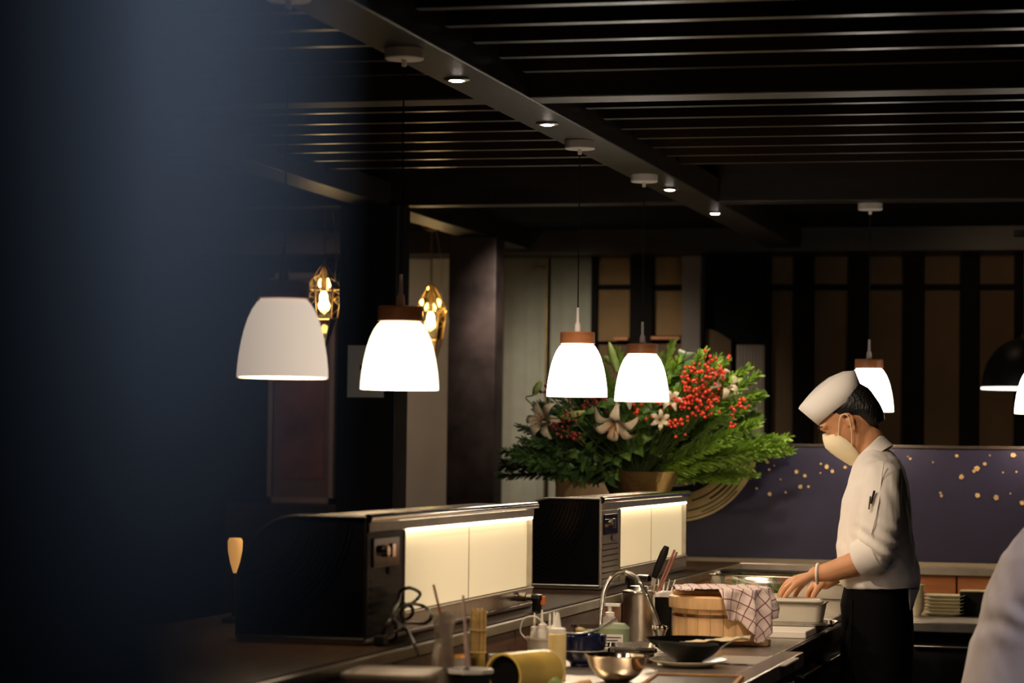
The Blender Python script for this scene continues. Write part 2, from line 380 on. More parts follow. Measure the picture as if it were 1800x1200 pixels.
beam(5, XL, XR, crossY[2], crossY[2]+.13, CEIL+.001, CEIL+.16, 'cross beam near the entrance')
beam(6, XL, XR, 12.9, YB, CEIL-.02, CEIL+.16, 'header beam above the rear screens')
struct('trim_7', MB().box(XL, XR, crossY[1]+.13, 12.9, CEIL+.10, CEIL+.14), 'black', 'dark board ceiling beyond the slats')

# rear wall dressing: children of the wall
YW = YB-.03
def wrect(x0, x1, y0, y1, Y=YW):
    a = PY(x0, (y0+y1)/2, Y); b = PY(x1, (y0+y1)/2, Y); t = PY((x0+x1)/2, y0, Y); u = PY((x0+x1)/2, y1, Y)
    return a.x, b.x, u.z, t.z
def wpanel(name, x0, x1, y0, y1, m_, d=.02, Y=YW, full=False, lab=None, bev=.003):
    a, b, z0, z1 = wrect(x0, x1, y0, y1, Y)
    if full: z0 = .02
    return obj(name, MB().box(a, b, Y-d, Y+.029, z0, z1), m_, wb, False, bev, lab)
def curtain(name, x0, x1, y0, y1, m_, waves, amp=.02, lab=None, zlow=.05, Y=YW-.03):
    a, b, z0, z1 = wrect(x0, x1, y0, y1, Y); mb = MB(); n = waves*8; z0 = zlow
    ring = []
    for z in (z0, (z0+z1)/2, z1):
        ring.append([Vector((a+(b-a)*k/n, Y+amp*math.sin(2*PI*waves*k/n)*(1.0 if z < z1 else .8), z)) for k in range(n+1)])
    mb.loft(ring, cap=False, closed=False)
    return obj(name, mb, m_, wb, True, 0, lab, solid=.004)
wpanel('wall_panel', 712, 800, 418, 1000, 'palewall', .015, full=True, lab='pale grey-green wall strip between the black pillars')
curtain('curtain', 884, 962, 425, 900, 'curtain', 3, .005, 'grey-green curtain left of the thin brass rod')
curtain('curtain', 966, 1040, 425, 900, 'curtain', 2, .007, 'grey-green curtain right of the thin brass rod')
wpanel('curtain_rod', 962, 965.5, 425, 900, 'brass', .06, full=True)
wpanel('rod_bracket', 942, 962, 470, 475, 'brass', .06)
wpanel('curtain_rail', 884, 1105, 413, 423, 'taupe', .08)
wpanel('screen_panel', 1052, 1110, 432, 501, 'screenwarm'); wpanel('screen_panel', 1052, 1110, 509, 600, 'screenwarm')
wpanel('screen_panel', 1150, 1201, 432, 501, 'screenwarm'); wpanel('screen_panel', 1150, 1201, 511, 590, 'screenwarm')
wpanel('mullion', 1041, 1052, 432, 900, 'mull', .05, full=True); wpanel('mullion', 1110, 1150, 432, 900, 'mull', .07, full=True)
wpanel('screen_panel', 1052, 1110, 606, 860, 'screen', full=True); wpanel('screen_panel', 1150, 1201, 604, 860, 'screen', full=True)
wpanel('shelf_edge', 1085, 1110, 594, 599, 'orange', .09); wpanel('shelf_edge', 1150, 1201, 592, 598, 'orange', .09)
wpanel('rail', 1052, 1110, 501, 509, 'mull', .04); wpanel('rail', 1150, 1201, 501, 511, 'mull', .04)
wpanel('wall_post', 1203, 1236, 437, 900, 'taupe', .10, full=True, lab='taupe post between the amber screens and the dark panels')
# arched brown panel and pale fluted column
a, b, z0, z1 = wrect(1240, 1286, 578, 640)
poly = [(a, .05), (b, .05), (b, z1-.06)] + [(b-(b-a)*k/8, z1-.06+.06*math.sin(PI/2*k/8)) for k in range(1, 9)]
obj('arched_panel', MB().prism(poly, YW-.02, YW+.028), 'screen', wb, False, 0, 'arched brown panel beside the fluted column')
curtain('fluted_column', 1294, 1345, 606, 780, 'fluted', 9, .005, 'pale fluted column right of the bouquet')
xs = [(1356, 1396), (1431, 1492), (1529, 1588), (1625, 1688), (1722, 1783), (1818, 1880), (1915, 1975), (2012, 2070)]
for x0, x1 in xs:
    wpanel('screen_panel', x0, x1, 438, 500, 'screen', .01); wpanel('screen_panel', x0, x1, 510, 800, 'screen', .01, full=True)
edges = [(1346, 1356)] + [(xs[i][1], xs[i+1][0]) for i in range(len(xs)-1)]
for x0, x1 in edges: wpanel('mullion', x0, x1, 434, 800, 'mull', .05, full=True)
wpanel('rail', 1346, 2070, 500, 510, 'mull', .03)
wpanel('wainscot', 400, 600, 886, 900, 'beam', .04, full=True)

# pillars
def pillar(x0px, x1px, X, m_, lab):
    cx = (x0px+x1px)/2; p = PX(cx, 700, X); D = (p-EYEP).dot(fw); wd = (x1px-x0px)/F*D
    hw = wd/2/(math.cos(TH)+math.sin(TH)*.55)
    t = thing('timber_pillar', (p.x, p.y, 0), lab, 'pillar')
    obj('shaft', MB().box(-hw, hw, -hw*.7, hw*.7, 0, CEIL), m_, t, False, .006)
    obj('plinth', MB().box(-hw-.015, hw+.015, -hw*.7-.015, hw*.7+.015, 0, .12), m_, t, False, .004)
    return t, hw, p
p1, hw1, pp1 = pillar(596, 714, -3.28, 'pillar', 'wide black pillar with the paper notice on it')
p2, hw2, pp2 = pillar(788, 882, -3.28, 'pillar2', 'dark reddish lacquered pillar left of the grey-green curtains')
# notice on the pillar
yn = pp1.y-hw1*.7-.003
a = PY(611, 650, yn); b = PY(675, 650, yn); t_ = PY(643, 607, yn); u_ = PY(643, 698, yn)
n = thing('paper_notice', ((a.x+b.x)/2, yn, u_.z), 'white paper notice pinned to the wide black pillar', 'notice')
hwn = (b.x-a.x)/2; hn = t_.z-u_.z
obj('sheet', MB().box(-hwn, hwn, -.002, .0025, 0, hn), 'paper', n, False)
obj('dark_mark', MB().box(-hwn*.3, -hwn*.1, -.004, -.002, hn*.52, hn*.62), 'ink', n, False)
# framed picture on the rear wall
a, b, z0, z1 = wrect(474, 590, 480, 884)
fr = thing('framed_picture', ((a+b)/2, YW+.02, z0), 'large reddish-brown framed picture on the wall left of the wide black pillar', 'picture')
hw_ = (b-a)/2; hh = z1-z0
obj('frame', MB().box(-hw_, hw_, -.05, 0, 0, .03).box(-hw_, hw_, -.05, 0, hh-.03, hh).box(-hw_, -hw_+.025, -.05, 0, 0, hh).box(hw_-.025, hw_, -.05, 0, 0, hh), 'taupe', fr, False)
obj('mat_board', MB().box(-hw_+.02, hw_-.02, -.02, -.005, .02, hh-.02), 'matboard', fr, False)
obj('print', MB().box(-hw_+.06, hw_-.06, -.026, -.02, .13, hh-.08), 'print', fr, False)

# near post at the left (out of focus)
pc = PD(440, 600, .25) - rl*.055
t = thing('near_post', (pc.x, pc.y, 0), 'out-of-focus dark round post close to the camera at far left', 'post')
obj('shaft', MB().lathe([(.055, .10), (.055, 2.60)], 96, None, True, True), 'post', t)
obj('foot_collar', MB().lathe([(.075, 0), (.075, .08), (.057, .10)], 48, None, True, True), 'pillar', t)
obj('head_plate', MB().box(-.09, .09, -.09, .09, 2.60, 2.95), 'pillar', t, False, .004)

# ================================================================== COUNTERS
LX0, LX1 = -2.42, -1.68; BY0, BY1 = 10.33, 10.74
t = thing('guest_counter', (0, 0, 0), 'L-shaped raised guest counter running under the lit display cases and along the blue panel', 'counter')
obj('side_top', MB().box(LX0, LX1, 3.4, BY0, .985, 1.02), 'ledgeL', t, False, .004, 'dark wood top under the display cases')
obj('rear_top', MB().box(LX0, 2.6, BY0, BY1, .985, 1.02), 'ledge', t, False, .004, 'olive stone top in front of the blue panel')
obj('steel_nosing', MB().box(LX1+.001, 2.6, BY0-.02, BY0-.001, .988, 1.018), 'steeltop', t, False, .003)
obj('side_nosing', MB().box(LX1+.001, LX1+.012, 3.4, BY0-.021, .99, 1.016), 'ledge', t, False, .003)
y = 3.4; k = 0
while y < BY0-.05:
    y2 = min(y+1.1, BY0-.02)
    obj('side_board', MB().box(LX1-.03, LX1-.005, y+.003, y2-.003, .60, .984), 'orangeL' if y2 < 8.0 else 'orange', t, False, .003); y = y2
x = LX1
while x < 2.5:
    x2 = x+.85; obj('rear_board', MB().box(x+.003, x2-.003, BY0+.018, BY0+.05, .872, .984), 'orange', t, False, .003); x = x2
obj('base', MB().box(LX0+.15, LX1-.05, 3.4, BY1-.15, 0, .984).box(LX1-.04, 2.6, BY0+.06, BY1-.15, 0, .984), 'black', t, False)
# worktops
t = thing('steel_worktop', (0, 0, 0), 'long stainless worktop below the display cases, crowded with kitchen things', 'worktop')
obj('top', MB().box(-1.672, -1.075, 3.4, 10.295, .87, .90), 'steeltop', t, False, .004)
yr = PZ(1416, 1148, .9).y
obj('front_rim', MB().box(-1.074, -1.01, 3.4, yr, .862, .904), 'steel', t, False, .004)
obj('recess_lip', MB().box(-1.074, -1.062, yr+.01, 9.28, .85, .899), 'blackplastic', t, False, .004)
y = 3.42; k = 0
while y < 9.2:
    d = obj('cabinet_door', MB().box(-1.100, -1.077, y+.004, y+.596, .12, .845), 'blackplastic', t, False, .003)
    obj('door_handle', MB().rod((-1.066, y+.1, .80), (-1.066, y+.5, .80), .005).rod((-1.066, y+.12, .80), (-1.079, y+.12, .80), .004).rod((-1.066, y+.48, .80), (-1.079, y+.48, .80), .004), 'steel', d); y += .6
obj('carcass', MB().box(-1.60, -1.102, 3.4, 9.25, 0, .869), 'black', t, False)
t = thing('rear_worktop', (0, 0, 0), 'stainless rear worktop under the blue panel, carrying the plates', 'worktop')
obj('top', MB().box(-1.02, 2.5, 9.3, 10.31, .835, .87), 'steeltop', t, False, .004)
for i in range(5):
    x = -1.0+i*.66
    d = obj('cabinet_door', MB().box(x, x+.65, 9.38, 9.40, .12, .83), 'blackplastic', t, False, .003)
    obj('door_handle', MB().rod((x+.1, 9.36, .78), (x+.5, 9.36, .78), .006).rod((x+.12, 9.36, .78), (x+.12, 9.385, .78), .004).rod((x+.48, 9.36, .78), (x+.48, 9.385, .78), .004), 'steel', d)
obj('carcass', MB().box(-1.01, 2.48, 9.402, 10.30, 0, .834), 'black', t, False)

# ================================================================== BLUE PANEL
YP = BY1+.02
zt = PY(1500, 787, YP).z; xl = PY(1130, 880, YP).x
t = thing('blue_panel', (0, YP, 0), 'deep indigo panel with gold flecks and a painted gold ring behind the rear counter', 'panel')
obj('panel', MB().box(xl, 2.9, 0, .045, .02, zt), 'blue', t, False, .003)
obj('cap_rail', MB().box(xl, 2.9, -.004, .05, zt+.001, zt+.014), 'beam', t, False, .002)
cc = PY(1188, 768, YP); pxm = (PY(1288, 768, YP)-cc).length/100
def arc(r0, r1, a0, a1, y, th=.003, n=40, zmax=None):
    mb = MB(); rings = []
    for k in range(n+1):
        a = math.radians(a0+(a1-a0)*k/n)
        ring = []
        for r, yy in ((r0, y), (r1, y), (r1, y-th), (r0, y-th)):
            x = cc.x+r*pxm*math.cos(a); z = min(cc.z+r*pxm*math.sin(a), zt-.001)
            ring.append(Vector((x, yy, z)))
        rings.append(ring)
    mb.loft(rings); return mb
ring = obj('painted_ring', arc(100, 147, -88, -7.5, -.001), 'olive', t, False, label='broad olive-gold brushed ring')
for r, a0, a1, wd in ((112, -75, -12, 3), (120, -60, -15, 4), (128, -80, -20, 2.5), (136, -70, -9, 2), (141, -85, -40, 2)):
    obj('brush_stroke', arc(r, r+wd, a0, a1, -.004, .001), 'stroke', ring, False)
rg2 = obj('inner_ring', arc(52, 86, -100, -20, -.001), 'lilac', t, False, label='lilac inner ring')
for r in (62, 72, 79): obj('brush_stroke', arc(r, r+3, -92, -35, -.004, .001), 'stroke', rg2, False)
fl_ = [(1345,800,3),(1349,812,4),(1352,825,3),(1361,818,2),(1400,829,5),(1415,836,4),(1407,855,5),(1421,855,3.5),(1353,868,4.5),(1381,865,3),(1309,845,3),(1443,815,3),(1453,820,5.5),(1463,828,5),(1486,821,4),(1442,831,2),(1240,833,4),(1289,790,3),
 (1682,801,4),(1781,800,6),(1717,823,6.5),(1712,828,4),(1731,815,4),(1690,838,6),(1718,870,6),(1751,874,6),(1797,884,6),(1655,871,3.5),(1653,866,3),(1763,830,2),(1787,829,2.5),(1776,867,2),(1600,806,3),(1596,802,2),(1740,800,2),(1640,812,2),(1330,858,3),(1372,842,2),(1470,790,2.5)]
for x, y, s in fl_:
    p = PY(x, y, YP); r = s*pxm*.8; a0 = random.random()*1.5
    pts = [(p.x+r*random.uniform(.75, 1.15)*math.cos(a0+k*PI/2.5), p.z+r*random.uniform(.75, 1.15)*math.sin(a0+k*PI/2.5)) for k in range(5)]
    obj('gold_fleck', MB().prism(pts, -.003, 0), 'gold', t, False)

# ================================================================== DISPLAY CASES
def display_case(Xf, ya, yb, lab, zb=1.022):
    W = .30; H = .285; L = yb-ya
    t = thing('display_case', (Xf, ya, zb), lab, 'display case')
    # end profile: kitchen side vertical at x=0, guest side curved
    prof = [(0, .012), (0, H)] + [(-.16 - .14*math.sin(PI/2*k/12), H - .17*(1-math.cos(PI/2*k/12))) for k in range(13)] + [(-W, .012)]
    e = obj('end_panel', MB().prism(prof, 0, .012), 'blackgloss', t, False, .002, 'glossy black near end panel with arched ribs')
    # arched ribs pressed in the end panel
    mb = MB()
    for j in range(11):
        R = .15+.0125*j
        pts = []
        for k in range(15):
            a = math.radians(-8-74*k/14); px_ = -.29+R*math.cos(a)*.95; pz_ = H+.02+R*math.sin(a)
            if -.295 < px_ < -.02 and pz_ < H-.012-max(0, (-px_-.16))*.9: pts.append((px_, -.0015, pz_))
        if len(pts) > 2: mb.tube(pts, .0018, 5)
    obj('rib', mb, 'blackgloss', e)
    mb = MB()
    fr_ = prof
    for k in range(len(fr_)):
        a = fr_[k]; b = fr_[(k+1) % len(fr_)]; mb.rod((a[0], -.002, a[1]), (b[0], -.002, b[1]), .004, n=6)
    obj('end_trim', mb, 'steeltop' if lab.startswith('far') else 'blackplastic', e)
    obj('far_end_panel', MB().prism(prof, L-.012, L), 'blackgloss', t, False, .002)
    obj('base_tray', MB().box(-W, .0, .0, L, 0, .012), 'steel', t, False, .002)
    obj('curved_glass', MB().loft([[Vector((x, yy, z)) for yy in (.012, L-.012)] for x, z in prof[2:]], cap=False, closed=False), 'blackgloss', t, True)
    obj('top_plate', MB().box(-.165, .0, .012, L-.012, H-.010, H), 'steel', t, False, .002)
    obj('top_rail', MB().rod((.004, -.004, H-.004), (.004, L+.004, H-.004), .011, n=14), 'chrome', t)
    obj('hood', MB().box(-.03, .004, .012, L-.012, H-.035, H-.011), 'steeltop', t, False, .002)
    # machine compartment
    mc = obj('machine_panel', MB().box(-.02, -.001, .012, .30, .012, H-.036), 'steeltop' if lab.startswith('far') else 'blackplastic', t, False, .002)
    for j in range(7): obj('louvre', MB().box(-.001, .0012, .04, .27, .03+j*.018, .034+j*.018), 'blackplastic', mc, False)
    cp = obj('control_plate', MB().box(-.001, .003, .05, .25, .17, .235), 'blackgloss', mc, False, .001)
    obj('label_sticker', MB().box(.001, .0035, .17, .235, .15, .166), 'matboard', mc, False)
    obj('knob', MB().cyl(.014, .012, 0, .014, 18, Matrix.Translation((.003, .12, .205)) @ Matrix.Rotation(PI/2, 4, 'Y')), 'chrome', mc)
    obj('switch', MB().box(.003, .008, .18, .205, .19, .22), 'chrome', mc, False, .001)
    # lit sliding panels
    mid = (.30+L-.012)/2
    obj('sliding_panel', MB().box(-.020, -.0145, .305, mid-.002, .055, H-.036), 'diff', t, False, .001, 'near frosted sliding panel glowing cream')
    obj('sliding_panel', MB().box(-.020, -.0145, mid+.002, L-.016, .055, H-.036), 'diff', t, False, .001, 'far frosted sliding panel glowing cream')
    obj('panel_joint', MB().box(-.021, -.0135, mid-.0035, mid+.0035, .055, H-.036), 'enamel', t, False)
    obj('panel_trim', MB().box(-.022, .001, .300, .306, .05, H-.036).box(-.022, .001, L-.02, L-.012, .05, H-.036), 'steel', t, False)
    obj('light_tube', MB().rod((.001, .32, H-.038), (.001, L-.03, H-.038), .0045, n=8), 'led', t)
    obj('lower_strip', MB().box(-.03, .002, .302, L-.012, .012, .052), 'steel', t, False, .001)
    obj('upper_lip', MB().box(-.004, .006, .302, L-.012, .050, .0545), 'steeltop', t, False, .001)
    return t
ya1 = PX(643, 1000, -1.75).y; yb1 = PX(937, 1000, -1.75).y
ya2 = PX(1055, 950, -1.75).y; yb2 = PX(1207, 930, -1.75).y
display_case(-1.75, ya1, yb1, 'nearer black-ended display case with glowing cream panels and cable before it')
display_case(-1.75, ya2, yb2, 'farther display case with arched black end and glowing panels, before the bouquet')

# ================================================================== PENDANT LAMPS
D = .2
def pendant(loc, shade, lab, rim, full=True):
    t = thing('pendant_lamp', (loc.x, loc.y, CEIL), lab, 'pendant lamp')
    z = rim-CEIL
    c = obj('canopy', MB().lathe([(.0, 0), (.05, 0), (.05, -.024), (.047, -.027), (.0, -.027)], 32), 'white', t)
    obj('cord_grip', MB().lathe([(.007, -.027), (.007, -.042), (.004, -.045), (0, -.045)], 12), 'white', c)
    obj('cord', MB().rod((0, 0, -.045), (0, 0, z+.285), .0022, n=6), 'cord', t)
    obj('stem', MB().lathe([(0, z+.292), (.0045, z+.291), (.0055, z+.245), (.010, z+.235), (.011, z+.210), (0, z+.210)], 16), 'white', t)
    obj('wood_cap', MB().lathe([(0, z+.211), (.054, z+.211), (.057, z+.208), (.057, z+.173), (.0, z+.172)], 40), 'lampwood', t)
    prof = [(.050, .172), (.058, .165), (.068, .150), (.077, .130), (.085, .105), (.091, .078), (.096, .048), (.099, .018), (.0995, 0), (.096, 0)]
    prof = [(r, z+q) for r, q in prof]
    inner = [(r-.004, q) for r, q in reversed(prof[:-1])]
    obj('shade', MB().lathe(prof+inner+[(0, z+.168)], 48), shade, t)
    obj('bulb', MB().lathe([(.012, z+.165), (.013, z+.13), (.028, z+.10), (.030, z+.08), (.020, z+.06), (0, z+.053)], 20), M['shade'], t)
    l = light('lamp_light', 'POINT', (0, 0, z+.03), 7, WARM, size=.05); l.parent = t
    return t
LAMPS = [((497, 664), None, 'shade_dim', 'leftmost hanging lamp, dim and half hidden by the near post'),
 ((702, 685), None, 'shade_warm', 'second hanging lamp from left, beside the notice on the black pillar'),
 ((1014, 697), None, 'shade', 'hanging lamp over the left part of the bouquet, before the curtains'),
 ((1128, 705), None, 'shade', 'smaller-looking hanging lamp before the middle of the bouquet'),
 ((1527, 723), 1, 'shade', 'hanging lamp glowing just behind the white hat of the masked cook'),
 ((1828, 727), 1, 'shade', 'rightmost hanging lamp, cut off by the right edge of the picture')]
wl = [160, 139, 108, 97, 86.5, 86.5]
for i, ((px, py), row, sh, lab) in enumerate(LAMPS):
    p = PD(px, py, F*D/wl[i]) if not row else PY(px, py, 10.62)
    if not row: p = PX(px, py, -1.9)
    pendant(p, sh, lab, p.z)
# black dome pendant at the right
p = PY(1800, 684, 12.0)
t = thing('dome_pendant', (p.x, p.y, CEIL), 'black dome lamp with a glowing white underside at the right edge', 'pendant lamp')
R = .0; z = p.z-CEIL; r = 75/F*11.8
obj('canopy', MB().cyl(.05, .05, -.025, 0), 'black', t)
obj('cord', MB().rod((0, 0, -.02), (0, 0, z+r*1.25), .003, n=6), 'cord', t)
obj('dome', MB().lathe([(.015, z+r*1.3), (.02, z+r*1.2)]+[(r*.98*math.sin(PI/2*k/12)+.001, z+r*1.15*math.cos(PI/2*k/12)+.01) for k in range(1, 13)]+[(r*.95, z+.01)]+[(r*.95*math.sin(PI/2*k/12)+.001, z+r*1.1*math.cos(PI/2*k/12)+.01) for k in range(11, 0, -1)], 40), 'blackplastic', t)
obj('diffuser', MB().lathe([(0, z+.012), (r, z+.008), (r, z-.002), (0, z-.003)], 40), 'domedisc', t)

# downlights in the beam
for i, (px, py, lab) in enumerate([(803, 138, 'downlight in the beam nearest to the camera'), (962, 216, 'second downlight in the beam, by the cross beam'), (1177, 331, 'third downlight in the beam, right of two white lamp canopies'), (1257, 373, 'farthest downlight in the beam')]):
    p = PZ(px, py, CEIL)
    t = thing('downlight', (p.x, p.y, CEIL), lab, 'downlight')
    obj('ring', MB().lathe([(.036, 0), (.036, -.004), (.024, -.007), (.022, 0)], 28), 'steel', t)
    obj('lens', MB().lathe([(0, -.010), (.014, -.009), (.022, -.003), (.022, 0)], 24), 'lens', t)
    l = light('downlight_lamp', 'SPOT', (0, 0, -.02), 13, (1, .82, .62), size=.02, spot=110, blend=.6); l.parent = t

# ================================================================== GLASS LANTERNS
def lantern(pc, ptop, pmid, pbot, lab):
    # pc canopy pixel, others give heights
    c = PX(pc[0], pc[1], -3.55); Y = c.y
    zt_, zm, zb_ = (PY(pc[0], v, Y).z for v in (ptop, pmid, pbot))
    t = thing('glass_lantern', (c.x, c.y, CEIL+.08), lab, 'lantern'); z0 = CEIL+.08
    obj('canopy', MB().lathe([(0, 0), (.055, 0), (.045, -.02), (.012, -.035), (0, -.035)], 20), 'brass', t)
    z = -.03; k = 0; zt_ -= z0; zm -= z0; zb_ -= z0
    while z > zt_+.01:
        tor = [(.005*math.cos(a)*(1 if k % 2 else 0), .005*math.cos(a)*(0 if k % 2 else 1), z-.009+.011*math.sin(a)) for a in [2*PI*q/8 for q in range(9)]]
        if k == 0: links = MB()
        links.tube(tor, .0016, 5, False); z -= .016; k += 1
    lk = obj('chain', links, 'brass', t); lk['kind'] = 'stuff'
    obj('flex', MB().tube(bez([(.02, 0, -.02), (.045, 0, -.15), (.055, 0, zt_*.7), (.05, 0, zm+.02)], 6), .002, 5), 'piping', t)
    rr = [(.012, zt_), (.078, zm), (.078*.98, zm-.01), (.060, (zm*.55+zb_*.45)), (.004, zb_)]
    rr = [rr[0], rr[1], rr[3], rr[4]]
    n = 6; P = [[Vector((r*math.cos(2*PI*k/n+.3), r*math.sin(2*PI*k/n+.3), z)) for k in range(n)] for r, z in rr]
    mb = MB()
    for j in range(4):
        for k in range(n):
            mb.rod(P[j][k], P[j][(k+1) % n], .0028, n=6)
            if j < 3: mb.rod(P[j][k], P[j+1][k], .0028, n=6)
    obj('frame', mb, 'brass', t)
    for j in range(3):
        for k in range(n):
            a, b, c_, d = P[j][k], P[j][(k+1) % n], P[j+1][(k+1) % n], P[j+1][k]
            obj('pane', MB().add([a*.99, b*.99, c_*.99, d*.99], [(0, 1, 2, 3)]) if False else MB().add([a, b, c_, d], [(0, 1, 2, 3)]), 'amberglass', t, False)
    obj('socket', MB().cyl(.012, .012, zm-.01, zt_, 12), 'brass', t)
    obj('bulb', MB().lathe([(.010, zm-.01), (.018, zm-.03), (.017, zm-.06), (.006, zm-.085), (0, zm-.087)], 14), 'bulb', t)
    l = light('lantern_light', 'POINT', (0, .0, zm-.05), 2.2, (1, .72, .4), size=.03); l.parent = t
lantern((571, 370), 466, 508, 624, 'brass and glass lantern left of the wide black pillar, behind the dim lamp')
lantern((759, 418), 500, 545, 660, 'brass and glass lantern between the two black pillars')

# ================================================================== BOUQUET
vp = PZ(1130, 985, 1.02); vp = PY(1122, 985, 10.32); vp.z = 1.021
t = thing('flower_bowl', vp, 'hammered gold footed bowl holding the large bouquet', 'vase')
vh = PY(1122, 828, 10.32).z-1.021
obj('bowl', MB().lathe([(0, vh-.16), (.05, vh-.155), (.09, vh-.13), (.125, vh-.08), (.15, vh-.03), (.163, vh), (.158, vh), (.145, vh-.03), (.12, vh-.08), (.08, vh-.125), (0, vh-.145)], 40), 'goldbowl', t)
obj('foot', MB().lathe([(0, 0), (.085, 0), (.085, .012), (.04, .03), (.022, .07), (.022, vh-.19), (.05, vh-.156), (0, vh-.155)], 32), 'brass', t)
origin = vp+Vector((0, 0, vh-.04))
def frond_mesh(seed, L=.42, needles=60, dense=.045):
    random.seed(seed); pts = [Vector((0, 0, 0))]; d = Vector((0, 0, 1)); bend = Vector((random.uniform(-.12, .12), .16, 0))
    n = 14
    for k in range(n): d = (d+bend*(.13)).normalized(); pts.append(pts[-1]+d*L/n)
    stem_ = MB().tube(pts, [.003*(1-.7*k/n) for k in range(n+1)], 5)
    nd = MB()
    for i in range(needles):
        u = .22+.78*i/needles; f_ = u*n; k = min(int(f_), n-1); p = pts[k].lerp(pts[k+1], f_-k); tn = (pts[k+1]-pts[k]).normalized()
        for s_ in range(5):
            a = random.random()*2*PI; o1 = tn.orthogonal().normalized(); o2 = tn.cross(o1)
            side = o1*math.cos(a)+o2*math.sin(a); ln = dense*(1.15-.75*u)*random.uniform(.7, 1.2)
            dr = (side*.75+tn*.8).normalized(); wv = dr.cross(Vector((random.random(), random.random(), random.random()))).normalized()*.0022
            q = p+dr*ln; nd.add([p-wv, p+wv, q+wv*.8+tn*.006, q-wv*.8+tn*.006], [(0, 1, 2, 3)])
    return stem_.mesh('stem'), nd.mesh('needles', False)
def foliage_mesh(seed, L=.34, nl=10, lw=.02, ll=.075):
    random.seed(seed); pts = [Vector((0, 0, 0))]; d = Vector((0, 0, 1)); n = 10
    for k in range(n): d = (d+Vector((0, .02, 0))).normalized(); pts.append(pts[-1]+d*L/n)
    st = MB().tube(pts, [.0035*(1-.6*k/n) for k in range(n+1)], 5).mesh('stem'); leaves = []
    for i in range(nl):
        k = min(n, 3+int(7*i/nl)); p = pts[k]; a = i*2.4; tn = Vector((0, .3, .8)).normalized()
        side = Vector((math.cos(a), math.sin(a), .35)).normalized(); dr = (side*.9+tn*.35).normalized(); wv = dr.cross(Vector((0, 0, 1))).normalized(); up_ = wv.cross(dr)
        mb = MB(); rows = []
        for q in range(7):
            s_ = q/6; wd = lw*math.sin(PI*min(.97, s_*.93+.06))**.8; c_ = p+dr*ll*s_-up_*(-1)*.012*math.sin(PI*s_)-Vector((0, 0, 1))*.02*s_*s_
            rows.append([c_-wv*wd+up_*.004, c_, c_+wv*wd+up_*.004])
        mb.loft(rows, cap=False, closed=False); leaves.append(mb.mesh('leaf'))
    return st, leaves
random.seed(11)
fr_m = [frond_mesh(s) for s in range(4)]
for a_, b_ in fr_m: a_.materials.append(M['stem']); b_.materials.append(M['fern'])
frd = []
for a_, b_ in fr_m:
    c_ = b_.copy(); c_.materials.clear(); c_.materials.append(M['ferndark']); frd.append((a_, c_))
def orient(dx, up_, dy, L):     # camera-right, up, camera-forward components -> euler with scale
    d = (rl*dx+ul*up_+fl*dy).normalized()
    q = d.to_track_quat('Z', 'Y'); return q
def place_sprig(name, parts, d, sc, lab, cat, grp, org=None, roll=None, lift=0):
    o = bpy.data.objects.new(name, None); C.objects.link(o); tag(o, lab, cat, grp)
    o.location = (org or origin)+Vector((0, 0, 0)); o.rotation_mode = 'QUATERNION'
    q = d.normalized().to_track_quat('Z', 'Y')
    # roll so +Y local bends down (droop)
    dn = Vector((0, 0, -1)); loc = q.inverted() @ dn; ang = math.atan2(-loc.x, loc.y)
    from mathutils import Quaternion
    o.rotation_quaternion = q @ Quaternion((0, 0, 1), ang+(roll or 0)); o.scale = (sc, sc, sc)
    for nm, me, in parts: 
        c_ = bpy.data.objects.new(nm, me); C.objects.link(c_); c_.parent = o
        if nm in ('needles', 'berries'): c_['kind'] = 'stuff'
    return o
def dirv(ang, fwd, up_=None):
    a = math.radians(ang); return rl*math.cos(a)+ul*math.sin(a)+fl*fwd
def where(ang, fwd):
    w_ = 'reaching low to the right' if ang < 25 else 'reaching up to the right' if ang < 55 else 'high on the right side' if ang < 80 else 'rising straight up' if ang < 105 else 'reaching up to the left' if ang < 145 else 'reaching low to the left'
    return w_+(' at the front' if fwd < -.15 else ' at the back')
# fern-like sprays; angle measured in the view, 0 = right, 90 = up
def reach_(ang):
    T = [(-30, 190), (0, 215), (10, 235), (25, 292), (38, 255), (52, 275), (70, 280), (90, 245), (115, 225), (135, 245), (158, 262), (175, 235), (200, 200)]
    for (a, x), (b, y) in zip(T, T[1:]):
        if a <= ang <= b: return (x+(y-x)*(ang-a)/(b-a))/438
    return .45
for i in range(150):
    fwd = random.uniform(-.65, .5); lo = 20 if fwd < -.1 else 9; ang = random.uniform(lo, 106) if i % 5 < 3 else random.uniform(104, 178-lo*.4)
    u = ang
    L = reach_(ang)*random.uniform(.68, 1.02)*math.sqrt(1+fwd*fwd*.6); d = dirv(ang, fwd)
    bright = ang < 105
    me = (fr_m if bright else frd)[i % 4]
    place_sprig('fern_spray', [('stem', me[0]), ('needles', me[1])], d, L/.42, '%s green feathery spray %s in the bouquet' % (('bright' if bright else 'dark'), where(ang, fwd)), 'foliage', 'feathery sprays %s in the bouquet' % where(ang, fwd))
leafsets = []
for s in range(3):
    st, lv = foliage_mesh(s+20); st.materials.append(M['stem'])
    for l in lv: l.materials.append(M['leaf' if s else 'leafdark'])
    leafsets.append((st, lv))
for i in range(44):
    ang = random.uniform(60, 168) if i % 4 else random.uniform(22, 80); fwd = random.uniform(-.8, .3)
    L = reach_(ang)*random.uniform(.55, .95)
    st, lv = leafsets[i % 3]
    place_sprig('leafy_branch', [('stem', st)]+[('leaf', l) for l in lv], dirv(ang, fwd), L/.34, 'broad-leaved green branch %s in the bouquet' % where(ang, fwd), 'foliage', 'broad-leaved branches %s in the bouquet' % where(ang, fwd))
